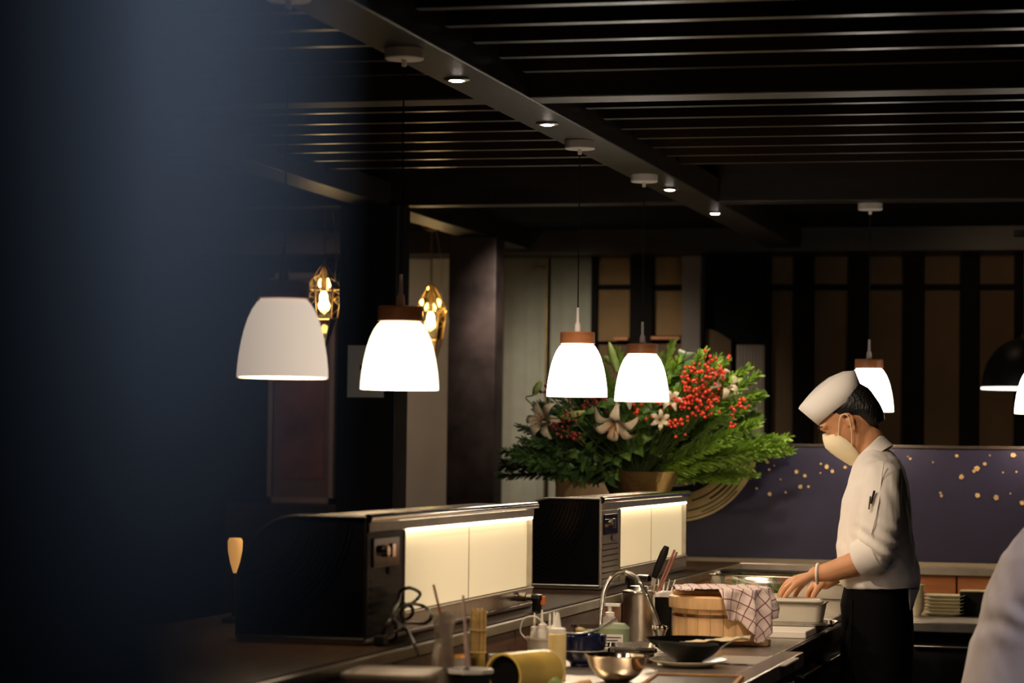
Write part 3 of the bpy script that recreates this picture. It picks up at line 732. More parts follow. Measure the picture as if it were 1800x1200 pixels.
# berries
def berry_mesh(seed, L, n=15, sp=.030):
    random.seed(seed); st = MB(); be = MB(); st.tube([(0, 0, 0), (0, .01, L*.6), (0, .0, L)], .0022, 5)
    for i in range(n):
        p = Vector((random.gauss(0, sp*.6), random.gauss(0, sp*.6), L+random.gauss(0, sp*.8)))
        st.tube([(0, 0, L-.05), p], .001, 4); be.ball(p, random.uniform(.0055, .0085), 8, 6)
    return st.mesh('stem'), be.mesh('berries')
random.seed(5)
BP = [(1215, 680, 0), (1238, 662, 0), (1252, 706, 0), (1203, 712, 0), (1228, 722, 0), (1212, 655, 0), (1262, 690, 0), (1268, 655, 0), (1222, 697, 0), (1240, 690, 0), (1248, 640, 0), (1194, 708, 0), (1308, 708, 1), (1287, 715, 1), (1288, 740, 1), (1190, 745, 0), (1028, 712, 2), (1045, 708, 2), (1000, 730, 2), (990, 755, 2), (1012, 765, 2), (1065, 712, 2), (962, 690, 2), (1118, 708, 0), (1150, 708, 0), (1000, 695, 2), (975, 745, 2)]
for i, (px, py, k) in enumerate(BP):
    q = PY(px, py, origin.y+random.uniform(-.42, -.30)); v = q-origin
    a_, b_ = berry_mesh(50+i, v.length, 17 if k == 0 else 8, .034 if k == 0 else .024); a_.materials.append(M['stem']); b_.materials.append(M['berry' if k < 2 else 'berrydark'])
    side = 'high at the right' if px > 1185 and py < 670 else 'in the thick red cluster at the right' if 1185 < px < 1275 else 'at the far right edge' if px > 1185 else 'just under the two lamps' if px > 1055 else 'at the upper left' if py < 720 else 'at the lower left'
    place_sprig('berry_sprig', [('stem', a_), ('berries', b_)], v, 1, 'red berry sprig %s of the bouquet' % side, 'berries', 'red berry sprigs %s of the bouquet' % side)
# lilies
def lily_mesh():
    pet = []
    for k in range(6):
        a = k*PI/3; mb = MB(); rows = []
        dr = Vector((math.cos(a), math.sin(a), 0)); wv = Vector((-math.sin(a), math.cos(a), 0))
        for q in range(8):
            s = q/7; r = .012+.075*s; z = .05*math.sin(s*2.0)*1.1-.035*s**3*1.3; wd = .019*math.sin(PI*min(.96, .1+.86*s))**.7
            rows.append([dr*r-wv*wd+Vector((0, 0, z-.003)), dr*r+Vector((0, 0, z+.003)), dr*r+wv*wd+Vector((0, 0, z-.003))])
        mb.loft(rows, cap=False, closed=False); me = mb.mesh('petal'); me.materials.append(M['petal']); pet.append(me)
    st = MB()
    for k in range(6): a = k*PI/3+.4; st.tube([(0, 0, .01), (.012*math.cos(a), .012*math.sin(a), .04), (.022*math.cos(a), .022*math.sin(a), .06)], [.0012, .0012, .003], 5)
    sm = st.mesh('stamens'); sm.materials.append(M['stamen'])
    return pet, sm
pet, sm = lily_mesh()
def lily(px, py, off, sc, rz, lab, tilt=None):
    p = PY(px, py, origin.y+off); o = thing('lily', p, lab, 'flower')
    d = (EYEP-p).normalized() + (tilt or Vector((0, 0, 0))); o.rotation_mode = 'QUATERNION'
    from mathutils import Quaternion
    o.rotation_quaternion = d.to_track_quat('Z', 'Y') @ Quaternion((0, 0, 1), rz); o.scale = (sc, sc, sc)
    for me in pet: c_ = bpy.data.objects.new('petal', me); C.objects.link(c_); c_.parent = o
    c_ = bpy.data.objects.new('stamens', sm); C.objects.link(c_); c_.parent = o
    inv = (origin+Vector((0, 0, -.03)))-p
    e = (o.rotation_quaternion.inverted() @ inv)/sc
    obj('stem', MB().tube(bez([(0, 0, .01), (0, 0, -.04), tuple(e*.5+Vector((0, 0, -.02))), tuple(e)], 4), .003, 5), 'stem', o)
lily(1083, 738, -.40, 1.15, .2, 'large drooping cream lily at the middle of the bouquet', Vector((-.35, 0, -1.1)))
lily(1160, 738, -.40, .48, .5, 'small white flower right of the large cream lily', Vector((.2, 0, .1)))
lily(958, 740, -.30, .95, 0, 'greenish cream lily at the far left of the bouquet', Vector((-.6, 0, .2)))
lily(1180, 705, -.36, .55, .9, 'small pale flower just under the second lamp over the bouquet', Vector((0, 0, .6)))
lily(1272, 675, -.30, .75, .3, 'pale yellow lily behind the red berries', Vector((.6, 0, .5)))
lily(1105, 700, -.36, .7, .6, 'pale pink flower peeking under the lamps', Vector((0, 0, .9)))
def bud(px, py, px2, py2, off, r, lab):
    a = PY(px, py, origin.y+off); b = PY(px2, py2, origin.y+off); o = thing('lily_bud', a, lab, 'flower bud')
    d = b-a; q = d.to_track_quat('Z', 'Y').to_matrix().to_4x4(); L = d.length
    obj('bud', MB().lathe([(.0, 0), (r*.5, .02*L), (r, .35*L), (r*.9, .65*L), (r*.4, .93*L), (0, L)], 10, q), 'bud', o)
    obj('stem', MB().tube(bez([(0, 0, 0), tuple(-d*.5), tuple(((origin-a)*.6)), tuple(origin-a)], 5), .003, 5), 'stem', o)
bud(1085, 655, 1070, 600, -.15, .018, 'slim green bud rising between the two lamps over the bouquet')
bud(1078, 640, 1062, 625, -.1, .014, 'short green bud left of the slim rising bud')
bud(1275, 690, 1305, 665, -.25, .016, 'pale green bud right of the red berries')
bud(1270, 700, 1300, 690, -.25, .014, 'pale lower bud right of the red berries')
bud(985, 735, 1030, 722, -.35, .014, 'green bud left of the large cream lily')
bud(938, 694, 952, 668, -.1, .016, 'dark pointed bud at the upper left of the bouquet')
# chair behind the bowl
cp_ = PY(1062, 845, 11.5)
t = thing('bar_chair', (cp_.x, cp_.y, 0), 'tan high chair with a curved pale-edged back behind the bouquet', 'chair')
ct = PY(1062, 828, 11.5).z
obj('seat', MB().lathe([(0, .72), (.2, .72), (.21, .75), (.2, .78), (0, .79)], 28), 'chairwood', t)
rings = []
for k in range(17):
    a = math.radians(200+140*k/16); rings.append([Vector((.22*math.cos(a), .22*math.sin(a), z)) for z in (.80, .95, ct-.02)])
obj('backrest', MB().loft(rings, cap=False, closed=False), 'chairwood', t, True, 0, None, .015)
obj('back_rim', MB().tube([(.22*math.cos(math.radians(200+140*k/16)), .22*math.sin(math.radians(200+140*k/16)), ct-.015+ (.0 if 1<k<15 else -.01)) for k in range(17)]+[(.2*math.cos(math.radians(343)), -.06, .9)], .011, 8), 'piping', t)
for sx in (-1, 1):
    for sy in (-1, 1): obj('leg', MB().rod((.15*sx, .15*sy, .73), (.19*sx, .19*sy, 0), .016, .012), 'chairwood', t)

# ================================================================== PEOPLE
def ell(cx, cy, hx, hy, z, n=32, p=2.3):
    out = []
    for k in range(n):
        a = 2*PI*k/n; c_, s_ = math.cos(a), math.sin(a)
        out.append(Vector((cx+hx*math.copysign(abs(c_)**(2/p), c_), cy+hy*math.copysign(abs(s_)**(2/p), s_), z)))
    return out
CY = 8.42
def c(px, py, dy=0): return PY(px, py, CY+dy)
chef = thing('person', (c(1550, 1000).x, CY, 0), 'person in white jacket, paper hat and cream face mask, working over trays with head bowed', 'person')
O = Vector(chef.location)
def L_(v): return Vector(v)-O
# --- head frame
hb = c(1477, 717); ht = math.radians(38)
hup = Vector((-math.sin(ht), 0, math.cos(ht))); hf = Vector((-math.cos(ht), 0, -math.sin(ht))); hs = Vector((0, 1, 0))
ZB = .165
def H(f, s, z): return hb + hf*f + hs*s + hup*(z-ZB) - O
headsec = [(0.002, .070, -.020, .020), (.012, .084, .0, .034), (.03, .089, .035, .046), (.055, .090, .062, .055), (.08, .088, .080, .062), (.105, .085, .090, .067), (.125, .084, .095, .070), (.155, .088, .097, .073), (.185, .078, .090, .067), (.208, .050, .065, .050), (.222, .02, .03, .02)]
def hring(z, fr, bk, hw, n=28, p=2.15, H_=None):
    H_ = H_ or H; cx = (fr-bk)/2; hx = (fr+bk)/2; out = []
    for k in range(n):
        a = 2*PI*k/n; c_, s_ = math.cos(a), math.sin(a)
        out.append(H_(cx+hx*math.copysign(abs(c_)**(2/p), c_), hw*math.copysign(abs(s_)**(2/p), s_), z))
    return out
def build_head(mb, H_):
    mb.loft([hring(*s, H_=H_) for s in headsec])
    mb.chain([H_(.084, 0, .132), H_(.090, 0, .114), H_(.097, 0, .094), H_(.090, 0, .086)], [.007, .009, .012, .010])   # nose
    for s in (-1, 1):
        mb.ball(H_(.094, s*.011, .089), .007)
        mb.chain([H_(.085, s*.012, .146), H_(.082, s*.035, .149), H_(.070, s*.052, .144)], [.008, .008, .007])          # brow
        mb.ball(H_(.074, s*.030, .128), .0125)                                                                          # lid
        mb.ball(H_(.058, s*.045, .090), .015)                                                                           # cheek
    mb.chain([H_(.088, -.018, .047), H_(.095, 0, .049), H_(.088, .018, .047)], [.005, .008, .005])
    mb.chain([H_(.086, -.015, .038), H_(.092, 0, .037), H_(.086, .015, .038)], [.005, .008, .005])
    mb.ball(H_(.072, 0, .012), .013)
def ear(H_, s):
    mb = MB()
    pts = [(-.004, .070, .078), (-.010, .074, .092), (-.020, .082, .108), (-.018, .085, .126), (-.004, .083, .135), (.008, .077, .128), (.006, .072, .110)]
    mb.chain([H_(f, s*y, z) for f, y, z in bez(pts, 3)], [.0045]*(len(pts)*3-2), 8)
    mb.ball(H_(-.004, s*.072, .108), (.010, .006, .020)); mb.ball(H_(-.002, s*.073, .080), .007)
    return mb
body = MB(); build_head(body, H)
for s in (-1, 1):
    e = ear(H, s); body.add(e.v, e.f)
nb = L_(c(1545, 800)); body.chain([H(-.018, 0, .08), H(-.016, 0, .03), L_(c(1530, 789)), L_(c(1540, 815))], [.048, .044, .045, .050])
# torso, pelvis, legs inside the clothes
def tor(py, xa, xb, w, shrink=.02):
    a = c(xa, py); b = c(xb, py); return ell((a.x+b.x)/2-O.x, 0, (b.x-a.x)/2-shrink, w-shrink, a.z)
body.loft([tor(*s) for s in ((822, 1514, 1580, .10), (845, 1503, 1588, .15), (880, 1484, 1598, .17), (960, 1480, 1598, .165), (1020, 1485, 1598, .155), (1060, 1482, 1604, .17), (1105, 1485, 1606, .17))])
for s in (-1, 1):
    body.chain([L_((c(1550, 1090).x, CY+s*.085, .88)), L_((c(1546, 1090).x, CY+s*.095, .48)), L_((c(1554, 1090).x, CY+s*.095, .09)), L_((c(1525, 1090).x, CY+s*.1, .05)), L_((c(1490, 1090).x, CY+s*.105, .035))], [.085, .058, .042, .038, .028])
# arms
def arm(pts, rad): body.chain([L_(c(*p)) for p in pts], rad)
arm([(1552, 855, -.155), (1552, 910, -.200), (1549, 968, -.195)], [.044, .040, .038])
arm([(1549, 970, -.195), (1500, 992, -.175), (1462, 1004, -.165), (1434, 1009, -.16)], [.037, .040, .033, .025])
arm([(1552, 855, .155), (1540, 910, .200), (1525, 960, .195)], [.044, .040, .038])
arm([(1525, 965, .20), (1490, 995, .16), (1450, 1022, .11)], [.042, .038, .026])
def hand(wr, kn, tips, mids, dys, thumb, dyc, spread):
    # palm
    for i in range(4):
        y = dyc+dys[i]
        body.chain([L_(c(wr[0], wr[1], dyc+dys[i]*.55)), L_(c(kn[i][0], kn[i][1], y))], [.0135, .0115], 10)
        body.chain([L_(c(kn[i][0], kn[i][1], y)), L_(c(mids[i][0], mids[i][1], y+spread[i]*.5)), L_(c((mids[i][0]+tips[i][0])/2-1, (mids[i][1]+tips[i][1])/2, y+spread[i]*.8)), L_(c(tips[i][0], tips[i][1], y+spread[i]))], [.0105, .0090, .0080, .0065], 10)
    body.chain([L_(c(*p)) for p in thumb], [.014, .012, .010, .0075], 10)
hand((1430, 1010), [(1399, 1026), (1396, 1021), (1397, 1017), (1402, 1015)], [(1376, 1056), (1369, 1054), (1369, 1045), (1373, 1037)], [(1386, 1040), (1380, 1034), (1380, 1028), (1386, 1021)],
     [-.034, -.012, .012, .034], [(1425, 1014, -.13), (1412, 1024, -.105), (1402, 1037, -.10), (1396, 1050, -.105)], -.16, [-.012, -.004, .004, .010])
hand((1446, 1022), [(1432, 1034), (1428, 1032), (1427, 1031), (1430, 1029)], [(1436, 1064), (1426, 1067), (1420, 1064), (1418, 1056)], [(1430, 1050), (1422, 1048), (1418, 1046), (1419, 1041)],
     [.034, .012, -.012, -.034], [(1443, 1026, .07), (1436, 1036, .05), (1430, 1047, .045), (1426, 1056, .05)], .11, [.006, .002, -.002, -.006])
bake('body', body, 'skin', chef, .0042, 4)
# eyes (lids nearly closed, looking down), brows
for s in (-1, 1):
    obj('eye', MB().tube([H(.084, s*.022, .131), H(.087, s*.032, .129), H(.081, s*.043, .131)], .0018, 6), 'hair', chef)
    obj('eyebrow', MB().tube([H(.094, s*.014, .150), H(.091, s*.034, .154), H(.078, s*.054, .149)], [.002, .0032, .0015], 6), 'hair', chef)
# hair
hm = MB(); hm.loft([hring(*s) for s in ((.048, -.052, .090, .036), (.062, -.030, .100, .052), (.085, -.026, .106, .066), (.105, -.020, .109, .073), (.122, .018, .110, .076), (.145, .052, .112, .079), (.165, .070, .110, .079), (.19, .06, .098, .068), (.212, .03, .06, .04))])
bake('hair', hm, 'hair', chef, .004, 3, lambda co_, n_: .0012*noise.noise(co_*140))
# hat: folded paper hat, band higher at the front and back
hatm = MB()
def hat_pt(px, py, s): return L_(c(px, py, s))
sideP = [(1440, 746), (1407, 717), (1430, 686), (1447, 672), (1462, 662), (1482, 656), (1501, 650), (1515, 688), (1497, 697), (1468, 718)]
ring_b = [H(f, s, ZB+.0) for f, s in []]
nn = 48; rows = []
def hatring(fr, bk, hw, z, zf=0, zb=0):
    out = []
    for k in range(nn):
        a = 2*PI*k/nn; cs, sn = math.cos(a), math.sin(a); cx = (fr-bk)/2; hx = (fr+bk)/2
        f_ = cx+hx*math.copysign(abs(cs)**.85, cs); s_ = hw*math.copysign(abs(sn)**.85, sn)
        out.append(H(f_, s_, z + (zf*max(0, cs)**2 + zb*max(0, -cs)**2)))
    return out
rows = [hatring(.088, .090, .080, ZB-.001, .0, .0), hatring(.097, .100, .079, ZB+.038, .0, .0), hatring(.107, .110, .074, ZB+.080, .0, -.012), hatring(.100, .104, .068, ZB+.083, .0, -.012), hatring(.065, .082, .045, ZB+.092, .0, -.006), hatring(.025, .035, .018, ZB+.100, 0, 0)]
hatm.loft(rows[::-1], cap=False); cap_top = rows[-1]
hatm.add(cap_top, [tuple(range(nn))])
obj('paper_hat', hatm, 'hat', chef, True, 0, 'white folded hat', .0015, ang=25)
band = [hatring(.0895, .0915, .0815, ZB-.003, 0, 0), hatring(.0985, .1015, .0805, ZB+.036, 0, 0), hatring(.108, .111, .0755, ZB+.079, 0, -.012)]
obj('hat_band', MB().loft(band, cap=False), 'hat', chef, True, 0, None, .001, ang=60)
# mask
mm = MB(); rows = []
for (z, fr, hw, fc) in ((.132, .098, .012, .082), (.120, .106, .026, .074), (.108, .111, .046, .062), (.092, .116, .061, .050), (.070, .112, .066, .040), (.046, .105, .064, .036), (.022, .096, .054, .036), (.000, .088, .034, .040), (-.008, .078, .018, .048)):
    row = []
    for k in range(21):
        a = -PI/2+PI*k/20; row.append(H(fc+(fr-fc)*max(0, math.cos(a))**.8, hw*math.sin(a), z))
    rows.append(row)
mm.loft(rows, cap=False, closed=False)
obj('face_mask', mm, 'mask', chef, True, 0, 'cream face mask', .0025, ang=60)
for s in (-1, 1):
    obj('mask_loop', MB().tube(bez([H(.053, s*.058, .092), H(.030, s*.073, .118), H(.006, s*.086, .136), H(-.012, s*.090, .125), H(.008, s*.080, .080), H(.042, s*.060, .038)], 6), .0016, 6), 'mask', chef)
# jacket
jk = MB()
J = [(790, 1522, 1570, .085), (805, 1508, 1583, .135), (822, 1501, 1592, .175), (850, 1492, 1599, .198), (880, 1482, 1603, .200), (920, 1475, 1605, .190), (960, 1470, 1610, .185), (1000, 1470, 1617, .182), (1018, 1476, 1620, .182), (1030, 1482, 1618, .178)]
jk.loft([tor(*s, shrink=0.002) for s in J])
def jchain(pts, rad): jk.chain([L_(c(*p)) for p in pts], rad, 20)
jchain([(1553, 843, -.165), (1550, 880, -.195), (1549, 925, -.205), (1545, 962, -.200), (1531, 980, -.190)], [.062, .066, .067, .064, .055])
jchain([(1553, 843, .165), (1545, 900, .205), (1533, 960, .20), (1515, 978, .185)], [.062, .064, .060, .052])
def fold(co_, n_):
    w_ = co_+O; v = .007*noise.noise(Vector((w_.x*9, w_.y*9, w_.z*4)))+.0042*noise.noise(Vector((w_.x*26+w_.z*14, w_.y*24, w_.z*9)))
    t_ = max(0, 1-abs(w_.z-1.10)/.09); v += .006*t_*math.sin(w_.z*75+5*noise.noise(w_*7)+w_.x*22)
    el = (w_-c(1548, 965, -.2)).length; v += .008*max(0, 1-el/.13)*math.sin((w_.z*.9+w_.x*.5)*150)
    d = max(0, 1-abs((w_.x-c(1590, 900).x)+ (w_.z-1.25)*.2)/.05); v -= .004*d
    return v
bake('jacket', jk, 'jacket', chef, .005, 5, fold)
# shirt tail / hem flare at the back
jt = MB(); rows = []
for z_, (xa, xb, w_) in ((c(1550, 1010).z, (1476, 1619, .184)), (c(1550, 1032).z, (1481, 1619, .183)), (c(1550, 1048).z, (1500, 1612, .178)), (c(1550, 1062).z, (1560, 1606, .12))):
    pass
# stand collar
cl = MB(); rows = []
a = L_(c(1506, 806)); b = L_(c(1552, 765)); a2 = L_(c(1512, 822)); b2 = L_(c(1570, 782))
for (p, q, w_) in ((a2, b2, .085), (a, b, .070), (a+Vector((.006, 0, 0)), b+Vector((-.006, 0, 0)), .064), (a2+Vector((.006, 0, 0)), b2+Vector((-.006, 0, 0)), .078)):
    cen = (p+q)/2; hv = (q-p)/2; rows.append([cen+hv*math.cos(2*PI*k/28)+Vector((0, w_*math.sin(2*PI*k/28), 0)) for k in range(28)])
cl.loft(rows, cap=False); obj('collar', cl, 'jacket', chef)
# rolled cuff
def cuff(p0, p1, r0, r1):
    mb = MB(); a = L_(c(*p0)); b = L_(c(*p1)); d = b-a; q = d.to_track_quat('Z', 'Y').to_matrix().to_4x4(); q.translation = a; L = d.length
    mb.lathe([(r0-.006, 0), (r0, .004), (r0*1.01, L*.5), (r1, L-.004), (r1-.004, L), (r1-.008, L-.004), (r0-.012, .002), (r0-.006, 0)], 36, q); return mb
obj('rolled_cuff', cuff((1547, 968, -.197), (1508, 985, -.182), .063, .058), 'jacket', chef, label='rolled-up left cuff')
obj('rolled_cuff', cuff((1533, 960, .197), (1500, 985, .172), .060, .055), 'jacket', chef, label='rolled-up right cuff')
# sleeve seam, pocket with pens
sy = [(1553, 812, -.232), (1549, 845, -.236), (1545, 880, -.262), (1539, 910, -.272), (1531, 940, -.270)]
obj('sleeve_seam', MB().tube([L_(c(x, y, d)) for x, y, d in sy], .0022, 6), 'jacket', chef)
pk = L_(c(1534, 880, -.262))
obj('pen', MB().rod(L_(c(1537, 862, -.262)), L_(c(1531, 885, -.266)), .0035), 'blackplastic', chef, label='dark pen in the sleeve pocket')
obj('pen', MB().rod(L_(c(1530, 872, -.262)), L_(c(1527, 895, -.266)), .003), 'brass', chef, label='gold pen in the sleeve pocket')
obj('jacket_button', MB().ball(L_(c(1503, 815, -.02)), .006), 'whiteplastic', chef)
# trousers and apron
tr = MB()
tr.loft([tor(*s, shrink=0) for s in ((1022, 1486, 1606, .168), (1060, 1478, 1604, .178), (1105, 1484, 1606, .182), (1180, 1482, 1604, .182), (1260, 1484, 1598, .175), (1340, 1490, 1590, .165))])
for s in (-1, 1): tr.chain([L_((c(1548, 1090).x, CY+s*.09, .70)), L_((c(1546, 1090).x, CY+s*.095, .45)), L_((c(1550, 1090).x, CY+s*.1, .10))], [.090, .076, .060])
bake('trousers', tr, 'trouser', chef, .008, 3, lambda co_, n_: .006*noise.noise(Vector((co_.x*10, co_.y*12, co_.z*3))))
for s in (-1, 1):
    mb = MB().chain([L_((c(1560, 1090).x, CY+s*.1, .06)), L_((c(1530, 1090).x, CY+s*.1, .05)), L_((c(1490, 1090).x, CY+s*.105, .04))], [.05, .048, .040])
    o = bake('shoe', mb, 'blackgloss', chef, .006, 2)
a = MB(); rows = []
for z_, off in ((1.0, 0), (.75, .004), (.5, .01), (.42, .012)):
    x_ = c(1484, 1060).x-O.x-.006-off; rows.append([Vector((x_+.05*(abs(k-6)/6)**2.2, -.165+.33*k/12, z_)) for k in range(13)])
obj('apron', MB().loft(rows, cap=False, closed=False), 'trouser', chef, True, 0, None, .003)
a = L_(c(1604, 1025)); rows = []
# untucked jacket tail at the back
for py, x0, x1 in ((1015, 1598, 1619), (1035, 1598, 1616), (1055, 1599, 1609), (1072, 1601, 1604)):
    rows.append([L_(c(x1-(x1-x0)*abs(k-5)/5, py, -.09+.018*k)) for k in range(11)])
obj('jacket_tail', MB().loft(rows, cap=False, closed=False), 'jacket', chef, True, 0, None, .003)
obj('wristband', MB().tube([L_(c(1437, 1008, -.16))+Vector((0, .031*math.cos(a_), .031*math.sin(a_))) for a_ in [2*PI*k/24 for k in range(25)]], .004, 6), 'whiteplastic', chef, label='white wristband')

# second person at the right edge
CY2 = 6.6
def c2(px, py, dy=0): return PY(px, py, CY2+dy)
p2_ = thing('person', (c2(1800, 1200).x, CY2, 0), 'person in lilac-white jacket leaning forward, seen only as a back at the right edge', 'person')
O2 = Vector(p2_.location)
def L2(v): return Vector(v)-O2
def tor2(py, xa, xb, w, shrink=0):
    a = c2(xa, py); b = c2(xb, py); return ell((a.x+b.x)/2-O2.x, 0, (b.x-a.x)/2-shrink, w-shrink, a.z)
b2m = MB(); hb2 = c2(2010, 800); ht2 = math.radians(35)
hup2 = Vector((math.sin(ht2), 0, math.cos(ht2))); hf2 = Vector((math.cos(ht2), 0, -math.sin(ht2)))
def H2(f, s, z): return hb2+hf2*f+Vector((0, s, 0))+hup2*(z-ZB)-O2
build_head(b2m, H2)
for s in (-1, 1): e = ear(H2, s); b2m.add(e.v, e.f)
S2 = [(902, 1843, 1960, .12), (926, 1798, 1955, .17), (975, 1760, 1945, .20), (1040, 1732, 1930, .20), (1130, 1703, 1912, .185), (1200, 1689, 1900, .180), (1290, 1682, 1885, .175)]
b2m.chain([H2(-.025, 0, .07), L2(c2(1930, 905)), L2(c2(1900, 960))], [.055, .06, .07])
b2m.loft([tor2(*s, shrink=.025) for s in S2])
for s in (-1, 1):
    b2m.chain([L2(c2(1885, 975, s*.17)), L2(c2(1930, 1130, s*.22)), L2(c2(2060, 1190, s*.17))], [.055, .045, .028])
    hd = L2(c2(2060, 1190, s*.17))
    for i in range(4): b2m.chain([hd+Vector((0, (i-1.5)*.012, 0)), hd+Vector((.07, (i-1.5)*.021, -.015)), hd+Vector((.105, (i-1.5)*.023, -.035)), hd+Vector((.12, (i-1.5)*.023, -.06-.006*(i == 1)))], [.015, .012, .009, .007], 10)
    b2m.chain([hd+Vector((.01, -s*.02, 0)), hd+Vector((.04, -s*.045, -.02)), hd+Vector((.065, -s*.045, -.045))], [.014, .011, .008], 10)
    b2m.chain([L2((c2(1790, 1290).x, CY2+s*.09, .85)), L2((c2(1780, 1290).x, CY2+s*.1, .48)), L2((c2(1790, 1290).x, CY2+s*.1, .09)), L2((c2(1840, 1290).x, CY2+s*.1, .04))], [.09, .06, .043, .03])
bake('body', b2m, 'skin', p2_, .005, 4)
j2 = MB(); j2.loft([tor2(*s) for s in S2])
for s in (-1, 1): j2.chain([L2(c2(1880, 972, s*.165)), L2(c2(1905, 1050, s*.20)), L2(c2(1928, 1125, s*.22))], [.068, .066, .058], 20)
def fold2(co_, n_):
    w_ = co_+O2; v = .007*noise.noise(Vector((w_.x*7, w_.y*7, w_.z*4)))+.004*noise.noise(Vector((w_.x*20+w_.z*10, w_.y*20, w_.z*7)))
    t_ = max(0, 1-abs(w_.z-1.06)/.10); v += .0028*t_*math.sin(w_.z*60+w_.x*30+5*noise.noise(w_*6)); return v
bake('jacket', j2, 'jacket2', p2_, .006, 5, fold2)
hm = MB(); hm.loft([hring(*s, H_=H2) for s in ((.048, -.052, .090, .036), (.085, -.026, .106, .066), (.122, .018, .110, .076), (.165, .070, .110, .079), (.19, .06, .098, .068), (.215, .03, .06, .04))])
bake('hair', hm, 'hair', p2_, .005, 3)
t2m = MB(); t2m.loft([tor2(*s) for s in ((1260, 1690, 1885, .172), (1400, 1695, 1870, .175), (1500, 1700, 1860, .165))])
for s in (-1, 1): t2m.chain([L2((c2(1785, 1290).x, CY2+s*.09, .62)), L2((c2(1785, 1290).x, CY2+s*.1, .10))], [.09, .062])
bake('trousers', t2m, 'trouser', p2_, .009, 3)
for s in (-1, 1): bake('shoe', MB().chain([L2((c2(1785, 1290).x, CY2+s*.1, .055)), L2((c2(1850, 1290).x, CY2+s*.1, .045))], [.052, .042]), 'blackgloss', p2_, .007, 2)

# ================================================================== THINGS ON THE WORKTOP
WZ = .9005
def onw(px, py, z=WZ): p = PZ(px, py, z); return p
def depth(p): return (Vector(p)-EYEP).dot(fw)
def pxm_(p): return depth(p)/F
def rbox(mb, w, d, z0, z1, t0=0, r=.012, n=5, scale=1.0):   # rounded rect rings
    pass
def rrect(w, d, r, z, n=4, cx=0, cy=0):
    out = []
    for (sx, sy, a0) in ((1, 1, 0), (-1, 1, 90), (-1, -1, 180), (1, -1, 270)):
        for k in range(n+1):
            a = math.radians(a0+90*k/n); out.append(Vector((cx+sx*(w/2-r)+r*math.cos(a), cy+sy*(d/2-r)+r*math.sin(a), z)))
    return out
def tray(w, d, h, r=.02, th=.002, lip=.006, taper=.9):
    return MB().loft([rrect(w*taper, d*taper, r, 0), rrect(w, d, r, h), rrect(w+2*lip, d+2*lip, r+lip, h), rrect(w+2*lip, d+2*lip, r+lip, h-.002), rrect(w+.001, d+.001, r, h-.002)][:3] + [rrect(w-2*th, d-2*th, r, h), rrect(w*taper-2*th, d*taper-2*th, r, th)])
# --- cutting board under the trays
pa = onw(1436, 1124); t = thing('cutting_board', (-1.32, (pa.y+9.05)/2+.02, WZ), 'long white cutting board on the worktop in front of the masked cook', 'cutting board')
hl = (9.05-pa.y)/2
obj('slab', MB().box(-.26, .240, -hl, hl, 0, .022), 'board', t, False, .004)
BZ = WZ+.023
# steel tray pair
p = PZ(1405, 1097, BZ); p = PY(1405, 1096, 8.12)
def steel_tray(px, py, Y, w, d, h, lab, rz=0, m_='enamel', z=None):
    q = PY(px, py, Y); tt = thing('tray', (q.x, Y, z if z else BZ), lab, 'tray', rz=rz)
    obj('pan', tray(w, d, h), m_, tt); return tt
q = PZ(1412, 1098, BZ+.004)
lid = thing('flat_lid', (q.x-.02, q.y+.09, BZ), 'dull steel lid lying under the pale tray by the checked cloth', 'lid', rz=.05)
obj('plate', MB().loft([rrect(.21, .2, .02, 0), rrect(.22, .21, .025, .004), rrect(.22, .21, .025, .009), rrect(.18, .17, .02, .012)]), 'steel', lid)
obj('knob', MB().cyl(.01, .008, .009, .02, 12, Matrix.Translation((.095, -.08, 0))), 'steel', lid)
tt = thing('tray', (q.x-.045, q.y+.09, BZ+.0125), 'pale rectangular tray right of the checked cloth, under the hands', 'tray', rz=.04)
obj('pan', tray(.20, .18, .055, .02), 'enamel', tt)
tt = thing('tray_lid', (q.x-.035, q.y+.12, BZ+.069), 'pale slightly raised lid on the tray right of the checked cloth', 'lid', rz=.1)  # only the lid of the pale tray, no dish of its own
obj('lid', MB().loft([rrect(.15, .14, .02, 0), rrect(.155, .145, .022, .004), rrect(.14, .13, .02, .010)]), 'enamel', tt)
q = PY(1455, 1060, 8.75)
for k, (dz, lab) in enumerate(((0, 'lower pale food tray behind the busy hands'), (.052, 'upper pale food tray behind the busy hands'))):
    tt = thing('tray', (q.x-.03, 8.80, BZ+dz), lab, 'tray', 'stacked pale trays')
    obj('pan', tray(.22, .20, .05, .02), 'enamel', tt)
# glass chiller tray of greens
q = PY(1340, 1025, 9.35)
tt = thing('glass_cover_tray', (-1.42, 9.35, BZ-.022), 'long glass-lidded tray of green leaves in the counter corner', 'tray', rz=-.12)
zc = PY(1340, 1003, 9.35).z-BZ+.022
obj('pan', tray(.40, .22, zc*.45, .02), 'steel', tt); obj('glass_lid', MB().loft([rrect(.39, .21, .02, zc*.46), rrect(.385, .205, .03, zc*.85), rrect(.36, .18, .03, zc)]), 'clear', tt)
obj('chrome_edge', MB().tube([tuple(v) for v in rrect(.385, .205, .03, zc*.9)]+[tuple(rrect(.385, .205, .03, zc*.9)[0])], .004, 6), 'chrome', tt)
gm = MB(); random.seed(3)
for i in range(90):
    a = Vector((random.uniform(-.17, .17), random.uniform(-.09, .09), random.uniform(.02, zc*.75)))
    d = Vector((random.uniform(-1, 1), random.uniform(-1, 1), random.uniform(-.3, .6))).normalized()*.022; e = d.cross(Vector((0, 0, 1))).normalized()*.010
    gm.add([a-d, a+e, a+d+Vector((0, 0, .004)), a-e], [(0, 1, 2, 3)])
g = obj('green_leaves', gm, 'greenfood', tt); g['kind'] = 'stuff'

